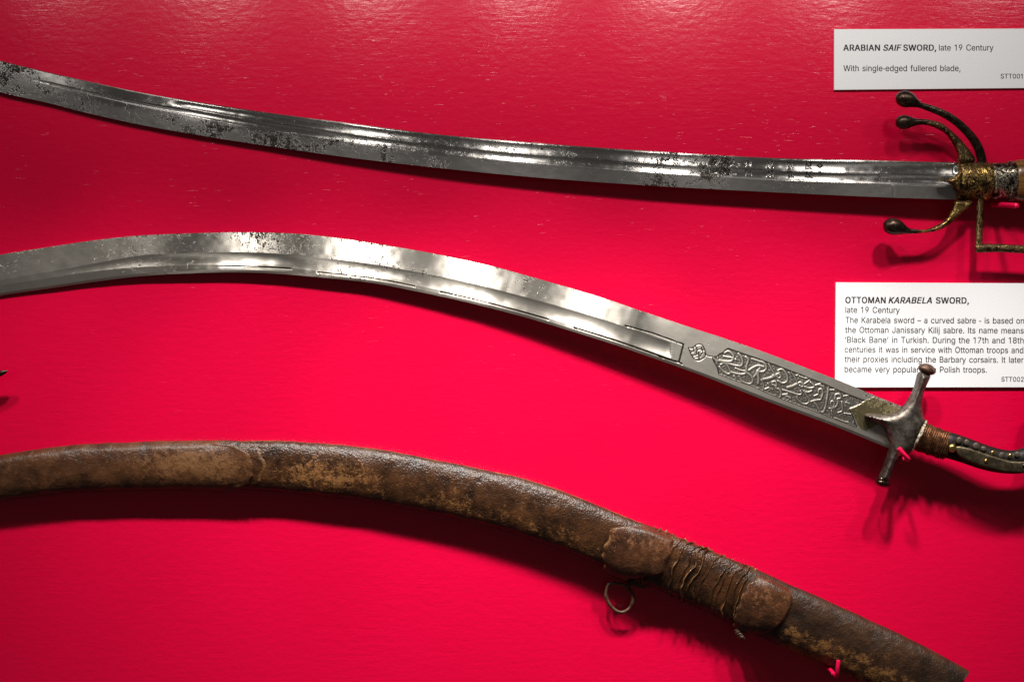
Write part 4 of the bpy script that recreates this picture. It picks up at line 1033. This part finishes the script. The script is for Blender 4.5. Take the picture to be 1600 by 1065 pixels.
    's': '365|214,330 225,326 234,322 243,316 250,309 261,294 265,286 268,277 324,290 320,301 316,311 311,321 299,339 292,347 283,355 265,367 254,372 242,377 230,380 216,383 202,384 171,384 156,382 142,379 128,375 115,370 103,364 92,357 82,350 73,341 65,332 58,321 53,310 50,299 48,287 47,274 48,258 51,244 56,231 63,219 72,208 83,198 97,190 112,182 130,175 149,170 212,155 223,152 232,149 241,145 248,141 254,136 259,130 263,124 266,118 268,103 267,94 264,85 260,77 253,69 244,62 234,56 223,51 210,48 196,46 181,45 168,46 156,48 144,51 134,55 124,60 116,67 108,75 102,84 98,95 94,107 36,94 39,81 43,69 48,58 54,47 70,29 79,21 89,15 100,9 112,3 125,-1 138,-4 167,-8 199,-8 216,-6 231,-3 246,1 260,6 273,13 284,20 295,28 304,37 312,47 319,58 324,69 328,81 330,93 331,107 330,122 327,136 322,149 315,161 306,171 295,181 282,190 267,197 249,204 229,209 172,223 159,226 139,234 131,238 124,243 118,249 114,255 111,262 109,269 109,286 112,295 117,303 123,310 131,317 140,322 151,327 162,330 174,332 187,333 201,332',
    't': '227|104,12 117,5 133,0 150,-3 168,-4 182,-4 187,-3 192,-3 213,2 202,54 199,53 196,53 192,52 189,52 185,51 182,51 161,50 146,54 141,57 136,61 132,66 126,88 126,327 204,327 204,379 126,379 126,471 65,471 65,379 6,379 6,327 65,327 65,93 66,75 69,59 75,45 82,32 92,21',
    'u': '410|294,128 288,106 278,88 272,80 265,73 257,67 249,62 231,54 221,52 200,50 185,51 171,54 158,59 147,66 137,75 129,86 122,98 117,112 115,127 114,144 114,379 53,379 53,120 55,103 59,87 63,72 69,59 76,47 84,36 94,26 104,18 115,11 127,5 153,-3 182,-5 199,-4 215,-2 230,3 244,9 257,17 269,27 281,39 291,54 298,68 298,0 357,0 357,379 296,379 296,140',
    'v': '389|199,73 196,60 195,57 194,60 191,73 187,87 183,100 175,128 170,141 165,155 84,379 17,379 163,0 226,0 371,379 305,379 224,155 219,141 215,128 210,114 206,100 203,87',
    'w': '567|404,100 400,81 397,66 394,81 390,100 382,136 377,152 373,169 365,199 362,214 316,379 252,379 206,214 198,184 190,152 186,135 181,117 170,67 167,82 162,101 154,137 150,153 145,169 141,185 137,200 133,214 87,379 23,379 138,0 199,0 248,172 254,192 263,225 265,236 277,280 280,292 282,303 284,309 285,303 288,292 291,280 293,269 305,225 307,214 310,204 316,182 319,172 368,0 429,0 545,379 480,379 434,214 426,184 421,168 417,152 409,118',
    'x': '379|174,263 168,273 161,284 155,295 147,306 100,379 29,379 155,195 21,0 91,0 148,85 155,96 162,106 173,126 178,136 183,145 188,155 189,155 195,145 200,136 205,126 211,117 217,106 224,96 231,85 287,0 358,0 224,192 352,379 282,379 233,306 219,284 213,273 208,263 202,253 197,244 191,232 185,244 179,253',
    'y': '389|219,141 215,128 210,114 206,100 202,87 199,73 195,60 194,60 190,73 187,87 183,100 175,128 170,141 165,155 84,379 17,379 163,-1 151,-36 143,-54 139,-62 135,-68 130,-74 125,-79 110,-88 98,-90 85,-90 78,-89 71,-87 61,-86 47,-139 50,-140 53,-140 69,-144 74,-144 80,-145 102,-145 112,-144 121,-142 131,-139 139,-136 148,-132 163,-121 177,-107 183,-99 189,-90 199,-70 204,-58 371,379 305,379 224,155',
    '–': '350|0,188 350,188 350,244 0,244',
    '‘': '177|151,509 104,509 52,318 121,318',
    '’': '177|151,509 82,509 52,318 98,318',
}


def text_shape(txt, gap=0.0):
    """flat filled letters of one run of text, unit em; (verts, faces)"""
    cu = bpy.data.curves.new('t', 'CURVE'); cu.dimensions = '2D'; cu.fill_mode = 'BOTH'
    x = 0.0
    for ch in txt:
        if ch == ' ':
            x += .27; continue
        adv, loops = GLYPHS[ch].split('|')
        for lp in loops.split(';'):
            pts = [tuple(float(q) / 1000 for q in t.split(',')) for t in lp.split(' ')]
            sp_ = cu.splines.new('POLY'); sp_.points.add(len(pts) - 1)
            for p_, (a_, b_) in zip(sp_.points, pts): p_.co = (x + a_, b_, 0, 1)
            sp_.use_cyclic_u = True
        x += float(adv) / 1000 + gap
    o = bpy.data.objects.new('t', cu); COL.objects.link(o)
    bpy.context.view_layer.update()
    m = bpy.data.meshes.new_from_object(o.evaluated_get(bpy.context.evaluated_depsgraph_get()))
    bpy.data.objects.remove(o); bpy.data.curves.remove(cu)
    n = len(m.vertices); co = np.empty(n * 3); m.vertices.foreach_get('co', co)
    fs = [tuple(p.vertices) for p in m.polygons]
    bpy.data.meshes.remove(m)
    return co.reshape(-1, 3), fs


CAPH = max(float(t.split(',')[1]) for t in GLYPHS['T'].split('|')[1].replace(';', ' ').split(' ')) / 1000


def text_mesh(items, h, rot_about=None, rot=0.0):
    """items: (text, x0, x1, baseline, cap height, italic, bold)"""
    parts = []
    for txt, x0, x1, yb, cap, ital, bold in items:
        co, fs = text_shape(txt, .028 if bold else 0.0)
        mn, mx = co[:, 0].min(), co[:, 0].max()
        X = x0 + (co[:, 0] - mn) / (mx - mn) * (x1 - x0)
        Yu = co[:, 1] / CAPH * cap
        if ital: X = X + (Yu - cap * .5) * .21
        Y = yb - Yu
        if rot_about:
            c, s_ = math.cos(rot), math.sin(rot)
            dx, dy = X - rot_about[0], Y - rot_about[1]
            X, Y = rot_about[0] + c * dx - s_ * dy, rot_about[1] + s_ * dx + c * dy
        if bold:      # heavier strokes: the same letters printed again with tiny shifts
            for i_, (ox, oy) in enumerate(((-.40, .14), (.40, .14), (-.40, -.14), (.40, -.14), (0, 0))):
                parts.append((P(X + ox, Y + oy, h + i_ * 8e-6), fs))
        else:
            for i_, ox in enumerate((-.09, .09)):
                parts.append((P(X + ox, Y, h + i_ * 8e-6), fs))
    v, f = merge(parts)
    me = bpy.data.meshes.new('text'); me.from_pydata(v.tolist(), [], f); me.update()
    return me


def card(corners, label, thick=.0022):
    me = bpy.data.meshes.new('card')
    F = [tuple(P(x, y, thick)) for x, y in corners]
    B = [(p[0], -0.0003, p[2]) for p in F]
    me.from_pydata(F + B, [], [(0, 1, 2, 3), (7, 6, 5, 4)] + [(i, i + 4, (i + 1) % 4 + 4, (i + 1) % 4) for i in range(4)])
    me.update(); fix_normals(me)
    root = thing('label_card', label, 'label', P(corners[0][0], corners[0][1], 0), 'printed labels beside the swords')
    link('card', me, M_CARD, root)
    return root


c1 = card([(1303.5, 46), (1616, 45), (1616, 137.5), (1303.5, 140.5)], 'shallow white card headed ARABIAN SAIF SWORD, above the gold inlaid hilt')
TH = .00235
link('heading', text_mesh([('ARABIAN', 1318, 1374.7, 79.4, 9.3, 0, 1), ('SAIF', 1381, 1407.4, 79.4, 9.3, 1, 1), ('SWORD,', 1411.7, 1462.5, 79.4, 9.3, 0, 1),
                           ('late 19 Century', 1467.3, 1552.2, 79.2, 9.3, 0, 0)], TH), M_INK, c1)
link('body_text', text_mesh([('With single-edged fullered blade,', 1318, 1500.7, 111.4, 9.3, 0, 0)], TH), M_INK, c1)
link('catalogue_number', text_mesh([('STT001', 1563.6, 1597.8, 122.8, 7.2, 0, 0)], TH), M_INK, c1)
c2 = card([(1306, 441), (1617, 442.5), (1617, 604.5), (1305, 604.8)], 'taller white card headed OTTOMAN KARABELA SWORD, partly behind the cross guard knob')
ra, rr_ = (1321, 520), .0042
link('heading', text_mesh([('OTTOMAN', 1321, 1383.4, 473.2, 9.5, 0, 1), ('KARABELA', 1389.4, 1456.6, 473.2, 9.5, 1, 1), ('SWORD,', 1462.5, 1513.4, 473.2, 9.5, 0, 1)], TH, ra, rr_), M_INK, c2)
link('body_text', text_mesh([('late 19 Century', 1321, 1405.7, 488.4, 9.3, 0, 0),
                             ('The Karabela sword \u2013 a curved sabre - is based on', 1321, 1600, 504.2, 9.3, 0, 0),
                             ('the Ottoman Janissary Kilij sabre. Its name means', 1320.6, 1599.5, 519.6, 9.3, 0, 0),
                             ('\u2018Black Bane\u2019 in Turkish. During the 17th and 18th', 1320.6, 1599.5, 535, 9.3, 0, 0),
                             ('centuries it was in service with Ottoman troops and', 1320, 1599, 550.2, 9.3, 0, 0),
                             ('their proxies including the Barbary corsairs. It later', 1320, 1599.5, 565.3, 9.3, 0, 0),
                             ('became very popular with Polish troops.', 1320, 1542, 581, 9.3, 0, 0)], TH, ra, rr_), M_INK, c2)
link('catalogue_number', text_mesh([('STT002', 1565, 1600, 594.6, 7.2, 0, 0)], TH, ra, rr_), M_INK, c2)

# ------------------------------------------------------------------ pins
def pin(path, r, label):
    path = np.asarray(path, float)
    me = from_parts([tube(path, [r * .35] + [r] * (len(path) - 2) + [r * .5], 16, 1.0)], 70)
    loc = P(path[0][0], path[0][1], 0)
    o = bpy.data.objects.new('mounting_pin', me); COL.objects.link(o)
    me.materials.append(M_PIN)
    me.transform(Matrix.Translation(-Vector(loc))); o.location = loc
    o['label'] = label; o['category'] = 'pin'; o['group'] = 'red painted mounting pins'


pin([(1549, 319.5, -.004), (1549.6, 319.5, .001), (1562, 320, .014), (1578, 321, .030), (1588.5, 321.6, .0405), (1590, 321.7, .0415)], 4.3, 'straight red painted pin under the silver ferrule of the upper sword')


def hook(base, tip, h, r, label):
    (bx_, by_), (tx_, ty_) = base, tip
    w = P(bx_, by_, h)                         # leg stands straight out of the wall
    bx0, by0 = 800 + w[0] / S, 532.5 - w[2] / S
    leg = []
    for q in (-.004, .002, h * .5, h - .004):
        f_ = D / (D - q); leg.append((800 + (bx0 - 800) * f_, 532.5 + (by0 - 532.5) * f_, q))
    pin(leg + [(bx_ * .9 + tx_ * .1, by_ * .9 + ty_ * .1, h), (bx_ * .5 + tx_ * .5, by_ * .5 + ty_ * .5, h + .002), (bx_ * .03 + tx_ * .97, by_ * .03 + ty_ * .97, h + .002), (tx_, ty_, h + .002)], r, label)


hook((1420, 718), (1404, 700), .037, 3.6, 'bent red pin hooked over the grey cross guard of the curved sword')
hook((1307, 1056), (1310, 1031), .036, 3.2, 'bent red pin hooked over the lower edge of the leather scabbard')

# ------------------------------------------------------------------ dark tip entering from the left
me = from_parts([tube([(-70, 612, .012), (-40, 600, .013), (-15, 590, .014), (0, 583.5, .0145), (8, 580.5, .0145), (11.5, 579.2, .0145)], [9, 8, 6.5, 4.6, 2.8, .6], 18, .9)])
o = thing('pointed_tip', 'small glossy black pointed tip poking in at the left edge', 'spike', P(-30, 596, 0))
link('tip', me, M_DARK, o)
